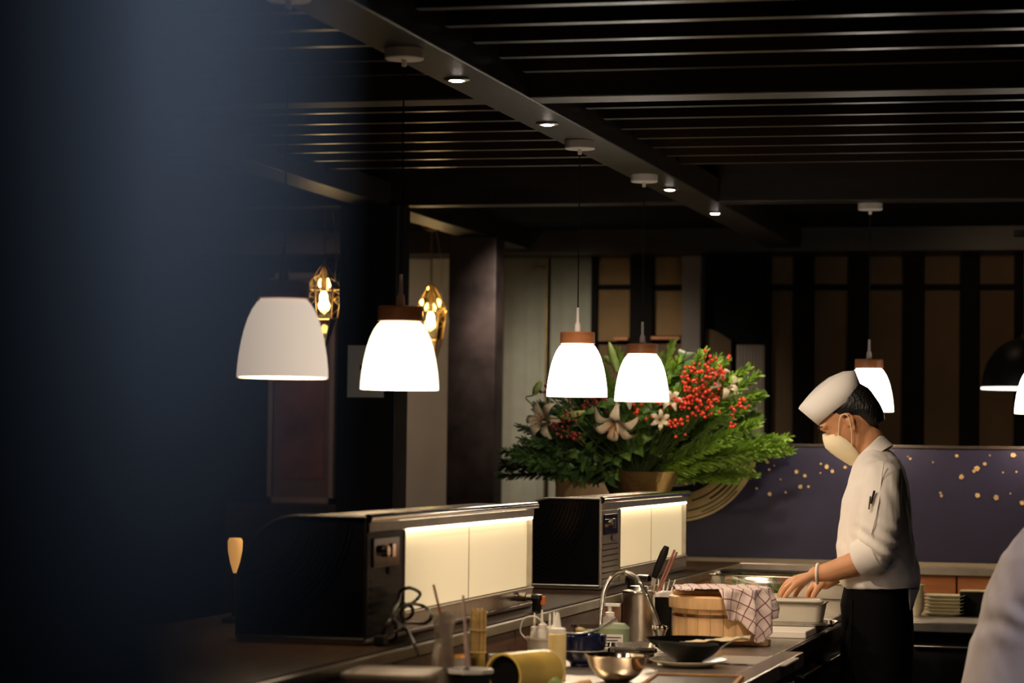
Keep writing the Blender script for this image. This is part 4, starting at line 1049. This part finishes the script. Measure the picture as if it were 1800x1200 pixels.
# rice tub
rp = PZ(1262, 1128, WZ); rp = PY(1262, 1100, 7.56)
t = thing('rice_tub', (rp.x, 7.56, WZ), 'round pale cedar rice tub with copper band under the checked cloth', 'tub')
R = .132; zt_ = PY(1262, 1034, 7.56).z-WZ
obj('base_board', MB().box(-R*.9, R*1.15, -.03, .03, 0, .018).box(-.03, .03, -R*1.0, R*1.0, 0, .018), 'pine', t, False, .003)
zb_ = .018; nst = 22
me = MB()
for k in range(1): pass
a0 = 2*PI/nst
st_m = MB(); r0, r1 = R-.016, R
st_m.add([Vector((r*math.cos(a), r*math.sin(a), z)) for z in (zb_, zt_-.052) for r in (r0, r1) for a in (-a0*.485, 0, a0*.485)], [(0, 1, 4, 3), (1, 2, 5, 4), (6, 9, 10, 7), (7, 10, 11, 8), (3, 4, 10, 9), (4, 5, 11, 10), (0, 6, 7, 1), (1, 7, 8, 2), (0, 3, 9, 6), (2, 8, 11, 5)])
sme = st_m.mesh('stave', False); sme.materials.append(M['pine'])
for k in range(nst): o = obj('stave', sme, None, t); o.rotation_euler = (0, 0, k*a0)
obj('inner_tub', MB().lathe([(0, zb_+.012), (R-.0165, zb_+.012), (R-.0165, zt_-.055), (R-.02, zt_-.055), (R-.02, zb_+.02), (0, zb_+.02)], 44), 'pine', t)
obj('copper_band', MB().lathe([(R+.0005, .083), (R+.0025, .084), (R+.0025, .092), (R+.0005, .093)], 44), 'copper', t)
ld = obj('lid', MB().lathe([(R-.02, zt_-.054), (R+.011, zt_-.054), (R+.012, zt_-.05), (R+.012, zt_-.022), (R+.006, zt_-.018), (0, zt_-.018)], 48), 'pine', t, label='overlapping wooden lid')
obj('lid_batten', MB().box(-R*.95, R*.95, -.055, -.03, zt_-.0175, zt_-.003), 'pine', ld, False, .004); obj('lid_batten', MB().box(-R*.95, R*.95, .03, .055, zt_-.0175, zt_-.003), 'pine', ld, False, .004)
# cloth
n = 60; Rl = R+.014
mb = MB(); uv = []
zt2 = zt_+.003
for i in range(n+1):
    for j in range(n+1):
        u = -.128+.352*i/n; ss = min(1, max(0, (u+.035)/.07)); ss = ss*ss*(3-2*ss)
        v0 = -(.118+.006*math.sin(u*60)+.105*ss); v = v0+(.128-v0)*j/n
        if u < 0 and math.hypot(u, v) > Rl: f_ = (Rl+.006)/math.hypot(u, v); uu, vv = (u*f_, v*f_) if ss < .05 else (u, v)
        else: uu, vv = u, v
        x = uu*math.cos(TH)-vv*math.sin(TH); y = uu*math.sin(TH)+vv*math.cos(TH)
        r = math.hypot(x, y); a = math.atan2(y, x)
        if r < Rl: z = zt2+.004*noise.noise(Vector((x*30, y*30, 1)))+.003; rr = r
        else:
            dwn = r-Rl; rr = Rl+.004+.016*min(1, dwn/.04)*(.6+math.sin(a*14+3*noise.noise(Vector((a*2, 0, 4)))))+.006*noise.noise(Vector((a*9, dwn*40, 0))); z = zt2+.001-dwn*1.05+.004*math.exp(-dwn*80)
            if z < .012: rr += (.012-z)*.5; z = .012+.005*abs(math.sin(a*30))
        mb.v.append(Vector((rr*math.cos(a), rr*math.sin(a), z))); uv.append((u/.40, v/.40))
for i in range(n):
    for j in range(n): k = i*(n+1)+j; mb.f.append((k, k+1, k+n+2, k+n+1))
me = bpy.data.meshes.new('checked_cloth'); me.from_pydata([tuple(v) for v in mb.v], [], mb.f); ul_ = me.uv_layers.new(name='UVMap')
for lp in me.loops: ul_.data[lp.index].uv = uv[lp.vertex_index]
me.polygons.foreach_set('use_smooth', [True]*len(me.polygons)); me.materials.append(M['check'])
o = bpy.data.objects.new('checked_cloth', me); C.objects.link(o); o.location = t.location; md = o.modifiers.new('s', 'SOLIDIFY'); md.thickness = .0018; md.offset = 1
tag(o, 'pinkish white tea towel with dark red checks draped over the rice tub', 'tea towel')

# black bowl on white oval plate with parchment
q = PZ(1210, 1170, WZ)
t = thing('oval_plate', (q.x, q.y, WZ), 'white oval plate under the black bowl', 'plate'); s = pxm_(q)
mt = Matrix.Diagonal((1, 1.15, 1, 1))
obj('dish', MB().lathe([(0, 0), (.06, 0), (.085, .010), (.102, .016), (.103, .018), (.085, .013), (.06, .004), (0, .004)], 44, mt), 'whitecer', t)
t = thing('black_bowl', (q.x, q.y+.01, WZ+.0045), 'wide black glossy bowl holding a sheet of parchment', 'bowl')
obj('bowl', MB().lathe([(0, 0), (.034, 0), (.036, .008), (.06, .022), (.092, .048), (.116, .064), (.118, .066), (.112, .064), (.088, .050), (.058, .028), (0, .016)], 48), 'blackgloss', t)
pb = Vector((q.x, q.y+.01, WZ+.0045))
rows = []
for i in range(13):
    row = []
    for j in range(7):
        x = -.03+.19*i/12; y = -.035+.075*j/6; z = .052+.022*i/12+.004*math.sin(i*1.3+j)+.003*math.sin(j*2.1)
        row.append(Vector((x, y*(1-.2*abs(i-8)/8), z)))
    rows.append(row)
o = obj('parchment_sheet', MB().loft(rows, cap=False, closed=False), 'cardboard', None, True, 0, None, .0008); o.location = pb; tag(o, 'tan sheet of parchment sticking out of the black bowl', 'paper')
# wooden tray at bottom
q = PZ(1222, 1192, .915)
t = thing('wooden_tray', (q.x+.005, q.y-.055, WZ), 'shallow wooden tray with dark slate centre at the bottom edge', 'tray', rz=.08)
obj('frame', MB().box(-.11, .11, -.15, -.14, 0, .018).box(-.11, .11, .14, .15, 0, .018).box(-.11, -.10, -.15, .15, 0, .018).box(.10, .11, -.15, .15, 0, .018), 'traywood', t, False, .002)
obj('slate_insert', MB().box(-.0995, .0995, -.1395, .1395, .002, .012), 'slate', t, False, .001)
# white papers on counter front
q = PZ(1372, 1156, WZ)
o = obj('paper_slip', MB().box(-.035, .035, -.06, .06, 0, .001), 'paper', None, False); o.location = (q.x, q.y, WZ); tag(o, 'small white paper slip near the steel front rim', 'paper')
q = PZ(1300, 1162, WZ)
o = obj('grey_mat', MB().loft([rrect(.21, .26, .01, 0), rrect(.21, .26, .01, .003)]), 'enamel', None, False); o.location = (q.x+.035, q.y+.02, WZ); tag(o, 'flat pale grey mat between the black bowl and the steel front rim', 'mat')
# steel mixing bowl
q = PZ(1080, 1199, WZ); 
t = thing('mixing_bowl', (q.x, q.y+.03, WZ), 'shiny steel mixing bowl at the bottom centre', 'bowl')
obj('bowl', MB().lathe([(0, 0), (.030, 0), (.052, .014), (.068, .036), (.076, .060), (.080, .064), (.080, .066), (.074, .063), (.066, .037), (.050, .016), (0, .003)], 48), 'bowlsteel', t)
# stacked steel pans behind it
q = PZ(1098, 1166, WZ)
for k in range(2):
    tt = thing('steel_pan', (q.x, q.y+.1, WZ+.014*k), ('lower' if not k else 'upper')+' shallow steel pan behind the mixing bowl', 'pan', 'nested pans', rz=.2)
    obj('pan', tray(.12, .16, .028, .015), 'steel', tt)
# white sheet / board near faucet
q = PZ(1130, 1140, WZ)
o = obj('folded_napkin', MB().loft([rrect(.13, .13, .01, 0), rrect(.13, .13, .012, .008), rrect(.12, .12, .012, .011)]), 'whiteplastic', None); o.location = (q.x, q.y, WZ); tag(o, 'folded white napkin left of the black bowl', 'napkin')
# navy bowl
q = PZ(1018, 1172, WZ)
t = thing('navy_bowl', (q.x, q.y+.035, WZ), 'deep navy glazed bowl right of the yellow squeeze bottle', 'bowl')
obj('bowl', MB().lathe([(0, 0), (.030, 0), (.032, .008), (.050, .022), (.060, .05), (.064, .080), (.0625, .082), (.058, .078), (.054, .05), (.044, .024), (0, .014)], 40), 'bluegloss', t)
obj('white_line', MB().lathe([(.0572, .040), (.0578, .0405), (.0582, .0415), (.0575, .042)], 40), 'whitecer', t)
# spoon on it
o = obj('spoon', MB().tube(bez([(-.05, -.03, .086), (0, -.02, .084), (.05, 0, .100), (.09, .015, .125)], 5), [.004]*16, 8).ball((-.055, -.03, .086), (.02, .013, .004)), 'steel', None)
o.location = (q.x, q.y+.035, WZ); tag(o, 'steel spoon lying across the navy bowl', 'spoon')
# containers behind
q = PZ(1028, 1150, WZ); q.y += .12
t = thing('food_container', (q.x-.01, q.y, WZ), 'clear tub of green and yellow food behind the navy bowl', 'container', rz=.2)
obj('tub', tray(.10, .12, .07, .02, .0015), 'clear', t); obj('food', MB().ball((0, 0, .04), (.04, .05, .022), 20, 10), 'greenfood', t); obj('yellow_food', MB().ball((-.03, -.03, .055), (.02, .025, .014)), 'sauce', t)
q = PZ(1072, 1150, WZ); q.y += .05
t = thing('labelled_container', (q.x, q.y, WZ), 'green-tinted clear container with printed label under the gooseneck tap', 'container', rz=.15)
obj('tub', MB().loft([rrect(.08, .09, .02, 0), rrect(.085, .095, .02, .07), rrect(.06, .07, .02, .082)]), 'greenclear', t)
obj('label_sheet', MB().box(-.028, .028, -.0485, -.047, .015, .055), 'paper', t, False)
for k in range(4): obj('print_line', MB().box(-.022, .022-.008*(k % 2), -.0492, -.0484, .045-.008*k, .048-.008*k), 'ink', t, False)
# soap bottle
q = PY(1072, 1060, 7.42)
t = thing('soap_bottle', (q.x, 7.42, WZ), 'white pump-top bottle left of the steel canister', 'bottle')
hh = q.z-WZ
obj('bottle', MB().lathe([(0, 0), (.024, 0), (.026, .01), (.026, hh*.5), (.022, hh*.62), (.012, hh*.7), (0, hh*.7)], 24), 'milky', t)
obj('pump', MB().lathe([(.014, hh*.68), (.014, hh*.78), (.006, hh*.8), (.006, hh*.94), (0, hh*.94)], 16).box(-.012, .03, -.008, .008, hh*.93, hh), 'whiteplastic', t)
# canister
q = PZ(1117, 1126, WZ)
t = thing('steel_canister', (q.x, q.y+.045, WZ), 'tall steel canister behind the gooseneck tap', 'canister')
hh = PY(1117, 1040, q.y+.045).z-WZ
obj('body', MB().lathe([(0, 0), (.046, 0), (.0475, .004), (.0475, hh-.012), (.049, hh-.010), (.049, hh)], 40), 'steel', t)
obj('lid', MB().lathe([(.049, hh), (.048, hh+.004), (.03, hh+.008), (.026, hh+.018), (0, hh+.02)], 40), 'steel', t)
# gooseneck tap
q = PY(1057, 1105, 7.25)
t = thing('gooseneck_tap', (q.x, 7.25, WZ), 'chrome gooseneck tap with spring hose arching beside the canister', 'tap')
o_ = Vector((q.x, 7.25, WZ))
pts = [PY(x, y, 7.25+d)-o_ for x, y, d in ((1055, 1100, 0), (1058, 1065, 0), (1063, 1035, 0), (1078, 1013, 0), (1098, 1006, .02), (1120, 1018, .02), (1136, 1044, .02), (1150, 1078, 0), (1160, 1106, 0))]
pts = [Vector((pts[0].x, 0, 0))]+pts
pp_ = bez(pts, 10)
obj('neck', MB().tube(pp_, .0058, 10), 'chrome', t)
sp = MB()
for i in range(2, len(pp_)-1):
    if i % 1 == 0:
        d = (pp_[i+1]-pp_[i-1]).normalized(); u1 = d.orthogonal().normalized(); u2 = d.cross(u1)
        for f in (0, .5):
            cpt = pp_[i].lerp(pp_[i+1], f); sp.tube([cpt+(u1*math.cos(2*PI*k/10)+u2*math.sin(2*PI*k/10))*.0064 for k in range(11)], .0011, 4, False)
s_ = obj('spring_hose', sp, 'steel', t); s_['kind'] = 'stuff'
obj('base_collar', MB().cyl(.016, .014, 0, .02, 20, Matrix.Translation((pts[0].x, 0, 0))), 'chrome', t)
e = pp_[-1]
obj('spray_head', MB().lathe([(.006, .014), (.018, .010), (.020, 0), (.015, -.012), (.016, -.03), (.012, -.034), (0, -.034)], 24, Matrix.Translation(e)), 'chrome', t)
for k in range(6): a = k*PI/3; obj('knurl', MB().ball(e+Vector((.019*math.cos(a), .019*math.sin(a), .006)), .005), 'chrome', t)
# white-lidded black container + utensils
q = PY(1168, 1115, 7.80)
t = thing('black_container', (q.x, 7.8, WZ), 'black container with white rim between canister and rice tub', 'container')
hh = PY(1168, 1048, 7.8).z-WZ
obj('body', MB().loft([rrect(.05, .06, .012, 0), rrect(.055, .065, .012, hh)]), 'blackplastic', t); obj('rim', MB().loft([rrect(.062, .072, .014, hh), rrect(.062, .072, .014, hh+.012), rrect(.05, .06, .012, hh+.016)]), 'whiteplastic', t)
for k, xo in enumerate((-.02, -.007, .006, .018)):
    o = obj('white_fork', MB().rod((0, 0, 0), (.004*k, 0, .035), .0028, .002), 'whiteplastic', None); o.location = (q.x+xo, 7.8+.01*(k % 2), WZ+hh+.0165); tag(o, 'white plastic handle sticking up beside the rice tub', 'fork', 'white plastic handles')
def stick(name, a, b, r0, r1, m_, lab, cat, extra=None):
    a = Vector(a); b = Vector(b); o = thing(name, a, lab, cat); obj('shaft', MB().rod((0, 0, 0), b-a, r0, r1, 12), m_, o)
    return o
a = PY(1136, 1075, 7.70); b = PY(1150, 1015, 7.70); c_ = PY(1172, 960, 7.70)
t = thing('kitchen_knife', a, 'knife with thick black handle leaning up behind the tap', 'knife')
obj('handle', MB().tube([b-a, (b-a).lerp(c_-a, .3), (b-a).lerp(c_-a, .8), c_-a], [.009, .0125, .012, .008], 12), 'blackplastic', t)
obj('blade', MB().tube([Vector((0, 0, -.03)), (b-a)], [.008, .008], 4), 'steel', t)
for k, (x0, x1, dd) in enumerate(((1146, 1186, .03), (1150, 1190, .05))):
    a = PY(x0, 1060, 7.74+dd); b = PY(x1, 966+4*k, 7.74+dd); stick('chopstick', a-(b-a)*.35, b, .0025, .0035, 'stick', ('left' if not k else 'right')+' red-brown chopstick beside the black knife handle', 'chopstick')
# butane torches
def torch(px, py, Y, lab, zbase=WZ, rz=0, lever='orangeplast', can='red'):
    q = PY(px, py, Y); t = thing('blowtorch', (q.x, Y, zbase), lab, 'blowtorch', rz=rz); h = q.z-zbase
    obj('can', MB().lathe([(0, 0), (.030, 0), (.031, .004), (.031, h*.48), (.024, h*.54), (.015, h*.56), (0, h*.56)], 28), can, t, label='red gas can' if can == 'red' else None)
    obj('grip', MB().lathe([(.020, h*.53), (.022, h*.58), (.014, h*.64), (.013, h*.90), (.019, h*.96), (.016, h*1.02), (0, h*1.04)], 20), 'blackplastic', t)
    obj('nozzle', MB().lathe([(.0085, 0), (.0085, .03), (.012, .032), (.012, .075), (.0095, .075), (.0095, .04)], 20, Matrix.Translation((0, 0, h*.97)) @ Matrix.Rotation(-PI/2, 4, 'Y')), 'steel', t)
    obj('lever', MB().box(.012, .024, -.005, .005, h*.85, h*1.0), lever, t, False, .002); return t
torch(944, 1047, 6.95, 'blowtorch with orange button standing before the nearer display case', rz=-.2)
torch(1110, 1012, 8.0, 'blowtorch partly hidden behind the steel canister', rz=2.6, lever='steel', can='blackplastic')
# bottle bucket
q = PY(956, 1145, 6.62)
t = thing('sauce_tub', (q.x, 6.62, WZ), 'white round tub with wire handle holding the squeeze bottles', 'tub'); 
hh = PY(956, 1119, 6.62).z-WZ
obj('tub', MB().lathe([(0, 0), (.040, 0), (.044, hh-.006), (.047, hh-.005), (.047, hh), (.043, hh), (.039, .004), (0, .004)], 32), 'milky', t)
hp = [(-.046+.0*k, 0, hh-.008) for k in range(1)]
obj('wire_handle', MB().tube(bez([(-.044, 0, hh-.01), (-.062, -.005, hh+.012), (-.052, -.01, hh+.045), (-.02, -.012, hh+.052), (.01, -.012, hh+.03)], 6), .0022, 6), 'whiteplastic', t)
def squeeze(loc, h, r, m_, lab, grp=None):
    t = thing('squeeze_bottle', loc, lab, 'bottle', grp)
    obj('bottle', MB().lathe([(0, 0), (r*.95, 0), (r, .004), (r, h*.62), (r*.8, h*.66), (0, h*.66)], 24), m_, t)
    obj('cap', MB().lathe([(r*.9, h*.655), (r*.9, h*.73), (r*.35, h*.75), (r*.2, h*.98), (r*.12, h), (0, h)], 20), 'whiteplastic', t); return t
bl = ['squeeze bottle at the left of the white tub', 'squeeze bottle second from the left in the white tub', 'squeeze bottle in the middle of the white tub', 'squeeze bottle right of the middle of the white tub', 'rightmost squeeze bottle in the white tub']
for k, (dx, dy) in enumerate(((-.026, .0), (-.011, .022), (-.002, -.018), (.012, .012), (.027, -.004))):
    squeeze((q.x+dx, 6.62+dy, WZ+.005), hh+.056+.005*(k % 3), .0105, 'whiteplastic', 'white nozzle of the '+bl[k])
q2 = PY(979, 1150, 6.27)
hb_ = PY(979, 1092, 6.27).z-WZ
t = thing('squeeze_bottle', (q2.x, 6.27, WZ), 'tall squeeze bottle of pale yellow sauce before the white tub', 'bottle')
obj('bottle', MB().lathe([(0, 0), (.0215, 0), (.0225, .004), (.0225, hb_*.78), (.020, hb_*.80), (0, hb_*.80)], 28), 'sauce', t)
obj('cap', MB().lathe([(.021, hb_*.795), (.021, hb_*.88), (.010, hb_*.90), (.005, hb_*1.12), (.003, hb_*1.16), (0, hb_*1.16)], 24), 'whiteplastic', t)
# yellow tub lying on its side
a = PY(884, 1195, 5.74); b = PY(962, 1165, 5.90); a.z = WZ+.051; b.z = WZ+.051
d = b-a; mt = d.to_track_quat('Z', 'Y').to_matrix().to_4x4(); L = d.length
t = thing('yellow_tub', a+Vector((0, 0, -.051)), 'glazed yellow cylindrical pot lying on its side at the bottom', 'pot')
mt.translation = Vector((0, 0, .051))
obj('pot', MB().lathe([(.046, 0), (.051, 0), (.051, L*.7), (.051, L*.95), (.046, L), (0, L), (0, L-.006), (.044, L*.93), (.046, 0)], 44, mt), 'yellow', t)
obj('dark_content', MB().lathe([(0, .012), (.0455, .012), (.0455, .03), (0, .03)], 32, mt), 'blackplastic', t, label='dark inside of the pot')
# lime, pestle
q = PY(963, 1196, 5.85)
t = thing('lime_wedge', (q.x, 5.85, WZ), 'green lime piece beside the yellow pot at the bottom edge', 'lime')
obj('skin', MB().ball((0, 0, .024), (.034, .028, .024), 24, 14), 'lime', t); obj('stem_end', MB().ball((.033, 0, .026), (.006, .005, .005)), 'limeflesh', t)
q = PY(1014, 1197, 5.95); a = Vector((q.x-.03, 5.86, WZ+.012)); b = Vector((q.x+.01, 6.02, WZ+.014))
t = thing('wooden_pestle', a, 'rounded wooden stick end near the mixing bowl', 'pestle'); obj('rod', MB().chain([(0, 0, 0), b-a], [.009, .011], 16), 'pine', t)
o = obj('white_napkin', MB().loft([rrect(.10, .12, .01, 0), rrect(.10, .12, .012, .004)]), 'whiteplastic', None); q = PZ(1010, 1198, WZ); o.location = (q.x+.01, q.y-.12, WZ); tag(o, 'flat white napkin at the bottom edge left of the mixing bowl', 'napkin')
# black tub with octagonal white lid
q = PY(826, 1175, 5.62)
t = thing('black_tub', (q.x, 5.62, WZ), 'black tub with white octagonal rim under the skewers', 'tub'); hh = q.z-WZ
obj('tub', MB().lathe([(0, 0), (.042, 0), (.048, hh-.01), (0, hh-.01)], 8), 'blackplastic', t, False)
obj('rim', MB().lathe([(.046, hh-.010), (.054, hh-.008), (.055, hh), (.047, hh), (.044, hh-.008)], 8), 'whiteplastic', t, False)
obj('inner_lid', MB().lathe([(0, hh-.0095), (.044, hh-.0095), (.044, hh-.006), (0, hh-.006)], 8), 'blackgloss', t, False)
# spoon-stick standing in tub
a = PY(823, 1172, 5.60); b = PY(814, 1046, 5.60)
t = thing('brush', a, 'pink-brown handled brush standing upright in the black tub', 'brush')
d = b-a; obj('handle', MB().tube([(0, 0, 0), d*.35, d*.52, d], [.0068, .006, .0035, .0028], 10), 'pinkstick', t)
a = PY(793, 1160, 5.72); b = PY(762, 1027, 5.72); stick('chopstick', a, b, .0035, .0028, 'stick', 'single red-brown chopstick leaning left before the glowing panel', 'chopstick')
# skewers in a glass
q = PY(839, 1168, 5.92)
base = Vector((q.x, 5.92, WZ))
gt = thing('skewer_glass', base, 'clear glass holding the bamboo skewers', 'glass'); hg = PY(839, 1148, 5.92).z-WZ
obj('glass', MB().lathe([(0, 0), (.025, 0), (.027, hg), (.0255, hg), (.0235, .004), (0, .004)], 28), 'clear', gt)
top = PY(839, 1068, 5.92).z-WZ
skm = MB().cyl(.0019, .0019, 0, 1, 7).mesh('shaft'); skm.materials.append(M['bamboo'])
random.seed(9); k = 0
for ring_n, rr in ((1, 0), (6, .0055), (11, .011), (16, .0165)):
    for i in range(ring_n):
        a = 2*PI*i/ring_n+rr*30; o = bpy.data.objects.new('skewer', skm); C.objects.link(o)
        o.location = base+Vector((rr*math.cos(a), rr*math.sin(a), .005)); o.scale = (1, 1, top-.005-random.uniform(0, .008))
        o.rotation_euler = (random.uniform(-.012, .012), random.uniform(-.012, .012), 0)
        tag(o, 'bamboo skewer standing in the tight bundle in the glass', 'skewer', 'bamboo skewers in the glass')
for zz in (.72, .45): 
    o = obj('rubber_band', MB().lathe([(.0195, top*zz), (.0208, top*zz+.001), (.0208, top*zz+.003), (.0195, top*zz+.004)], 28), 'bamboo', None); o.location = base; tag(o, ('upper' if zz > .5 else 'lower')+' band around the bundle of bamboo skewers', 'band')
# dish with orange food
q = PY(800, 1152, 6.1)
t = thing('garnish_bowl', (q.x+.02, 6.1, WZ), 'white bowl of orange garnish behind the black tub', 'bowl'); hh = q.z-WZ
obj('bowl', MB().lathe([(0, 0), (.03, 0), (.055, hh-.006), (.058, hh), (.054, hh), (.03, .01), (0, .01)], 32), 'whitecer', t)
obj('garnish', MB().ball((0, 0, hh-.012), (.046, .046, .016), 20, 10), 'orangefood', t)
q = PY(885, 1150, 6.35)
t = thing('small_dish', (q.x, 6.35, WZ), 'small white dish with dark and green bits left of the squeeze bottles', 'dish'); hh = q.z-WZ
obj('dish', MB().lathe([(0, 0), (.03, 0), (.045, hh), (.042, hh), (.03, .008), (0, .008)], 28), 'whitecer', t)
obj('greens', MB().ball((0, 0, hh-.006), (.032, .032, .010)), 'greenfood', t)
# plastic bag
rows = []
q = PX(765, 1110, -1.60); bz = WZ
for i in range(12):
    s = i/11; z = .006+.185*s; row = []
    for k in range(24):
        a = 2*PI*k/24; r = (.055-.025*s if s < .7 else .037+.03*(s-.7)/.3); n_ = .012*noise.noise(Vector((math.cos(a)*2, math.sin(a)*2, s*5)))
        row.append(Vector(((.022+n_*.5)*math.cos(a)*(1-.4*s), (r*1.2+n_*1.5)*math.sin(a)+.0, z+(.02*noise.noise(Vector((a, 3, 1))) if i == 11 else 0))))
    rows.append(row)
t = thing('plastic_bag', (q.x+.02, q.y, WZ), 'crumpled clear plastic bag of brown flakes behind the chopsticks', 'bag')
obj('film', MB().loft(rows, cap=False), 'bag', t)
obj('flakes', MB().ball((0, 0, .062), (.012, .048, .055), 20, 12), 'traywood', t)
# clear lidded box at bottom left
q = PY(690, 1178, 5.22)
t = thing('lidded_box', (q.x, 5.22, WZ), 'translucent plastic box with a clear lid at the bottom left', 'box', rz=.12); hh = q.z-WZ
obj('box', tray(.17, .20, hh-.008, .02, .002, .004), 'milky', t); obj('lid', MB().loft([rrect(.185, .215, .022, hh-.0075), rrect(.185, .215, .022, hh), rrect(.16, .19, .02, hh+.002), rrect(.155, .185, .02, hh-.002)]), 'milky', t)
# cable tangle in front of the nearer case
ctr = [(668, 1130), (690, 1110), (715, 1095), (745, 1095), (758, 1085), (752, 1070), (735, 1062), (715, 1062), (705, 1075), (712, 1088), (724, 1080), (723, 1066), (700, 1060), (690, 1075), (696, 1100), (694, 1126), (672, 1120), (680, 1098), (700, 1075), (730, 1055), (738, 1042), (720, 1033), (704, 1040), (700, 1060), (690, 1085), (715, 1108), (727, 1130), (735, 1150)]
pts = []
for i, (x, y) in enumerate(ctr):
    X = -1.725+.022*math.sin(i*1.9)+.01; p = PX(x, y, X); p.z = max(p.z, 1.028) if i < len(ctr)-2 else p.z; 
    if i >= len(ctr)-2: p = PX(x, y, -1.630)
    pts.append(p)
org = Vector((pts[0].x, pts[0].y, 1.022))
t = thing('power_cable', org, 'tangled black power cable on the ledge before the nearer display case', 'cable')
obj('cable', MB().tube([p-org for p in bez(pts, 7)], .0042, 8), 'rubber', t)
obj('plug', MB().box(-.012, .012, -.015, .02, 0, .024), 'blackplastic', t, False, .004)
# candle lamp
q = PX(414, 975, -2.28)
t = thing('table_lamp', (q.x, q.y, 1.021), 'small amber-glowing lamp on the counter at far left', 'lamp'); zz = q.z-1.021
obj('base', MB().lathe([(0, 0), (.03, 0), (.03, .008), (.006, .015), (.006, zz-.045), (0, zz-.045)], 20), 'blackplastic', t)
obj('shade', MB().lathe([(.004, zz-.045), (.012, zz-.02), (.018, zz+.01), (.019, zz+.035), (.015, zz+.042), (0, zz+.043)], 20), 'amber', t)
# plates and cups on the rear worktop
q = PY(1660, 1076, 9.72); RZ = .8705
labs = ['bottom', 'second lowest', 'third lowest', 'third highest', 'second highest', 'top']
pm = MB().loft([rrect(.10, .10, .02, 0), rrect(.11, .11, .02, .003), rrect(.145, .14, .02, .010), rrect(.147, .142, .02, .012), rrect(.11, .11, .02, .006)]).mesh('dish'); pm.materials.append(M['creamcer'])
for k in range(6):
    t = thing('square_plate', (q.x+.002*(k % 2), 9.72, RZ+.0125*k), labs[k]+' cream plate of the square stack on the rear worktop', 'plate', 'stacked square plates'); obj('dish', pm, None, t)
q = PY(1612, 1072, 9.66)
cm = MB().lathe([(0, 0), (.014, 0), (.014, .004), (.024, .018), (.028, .040), (.026, .040), (.022, .02), (0, .010)], 24).mesh('cup'); cm.materials.append(M['creamcer'])
for k, l in enumerate(['bottom', 'second lowest', 'second highest', 'top']):
    t = thing('tea_cup', (q.x, 9.66, RZ+.024*k), l+' small cup of the stack left of the square plates', 'cup', 'stacked cups'); obj('cup', cm, None, t)
q = PY(1725, 1075, 9.78)
t = thing('black_box', (q.x, 9.78, RZ), 'black box beside the stack of square plates', 'box')
obj('box', MB().box(-.075, .12, -.05, .05, 0, .085), 'blackplastic', t, False, .004); obj('gold_lid_line', MB().box(-.077, .122, -.052, .052, .086, .090), 'olive', t, False, .001)
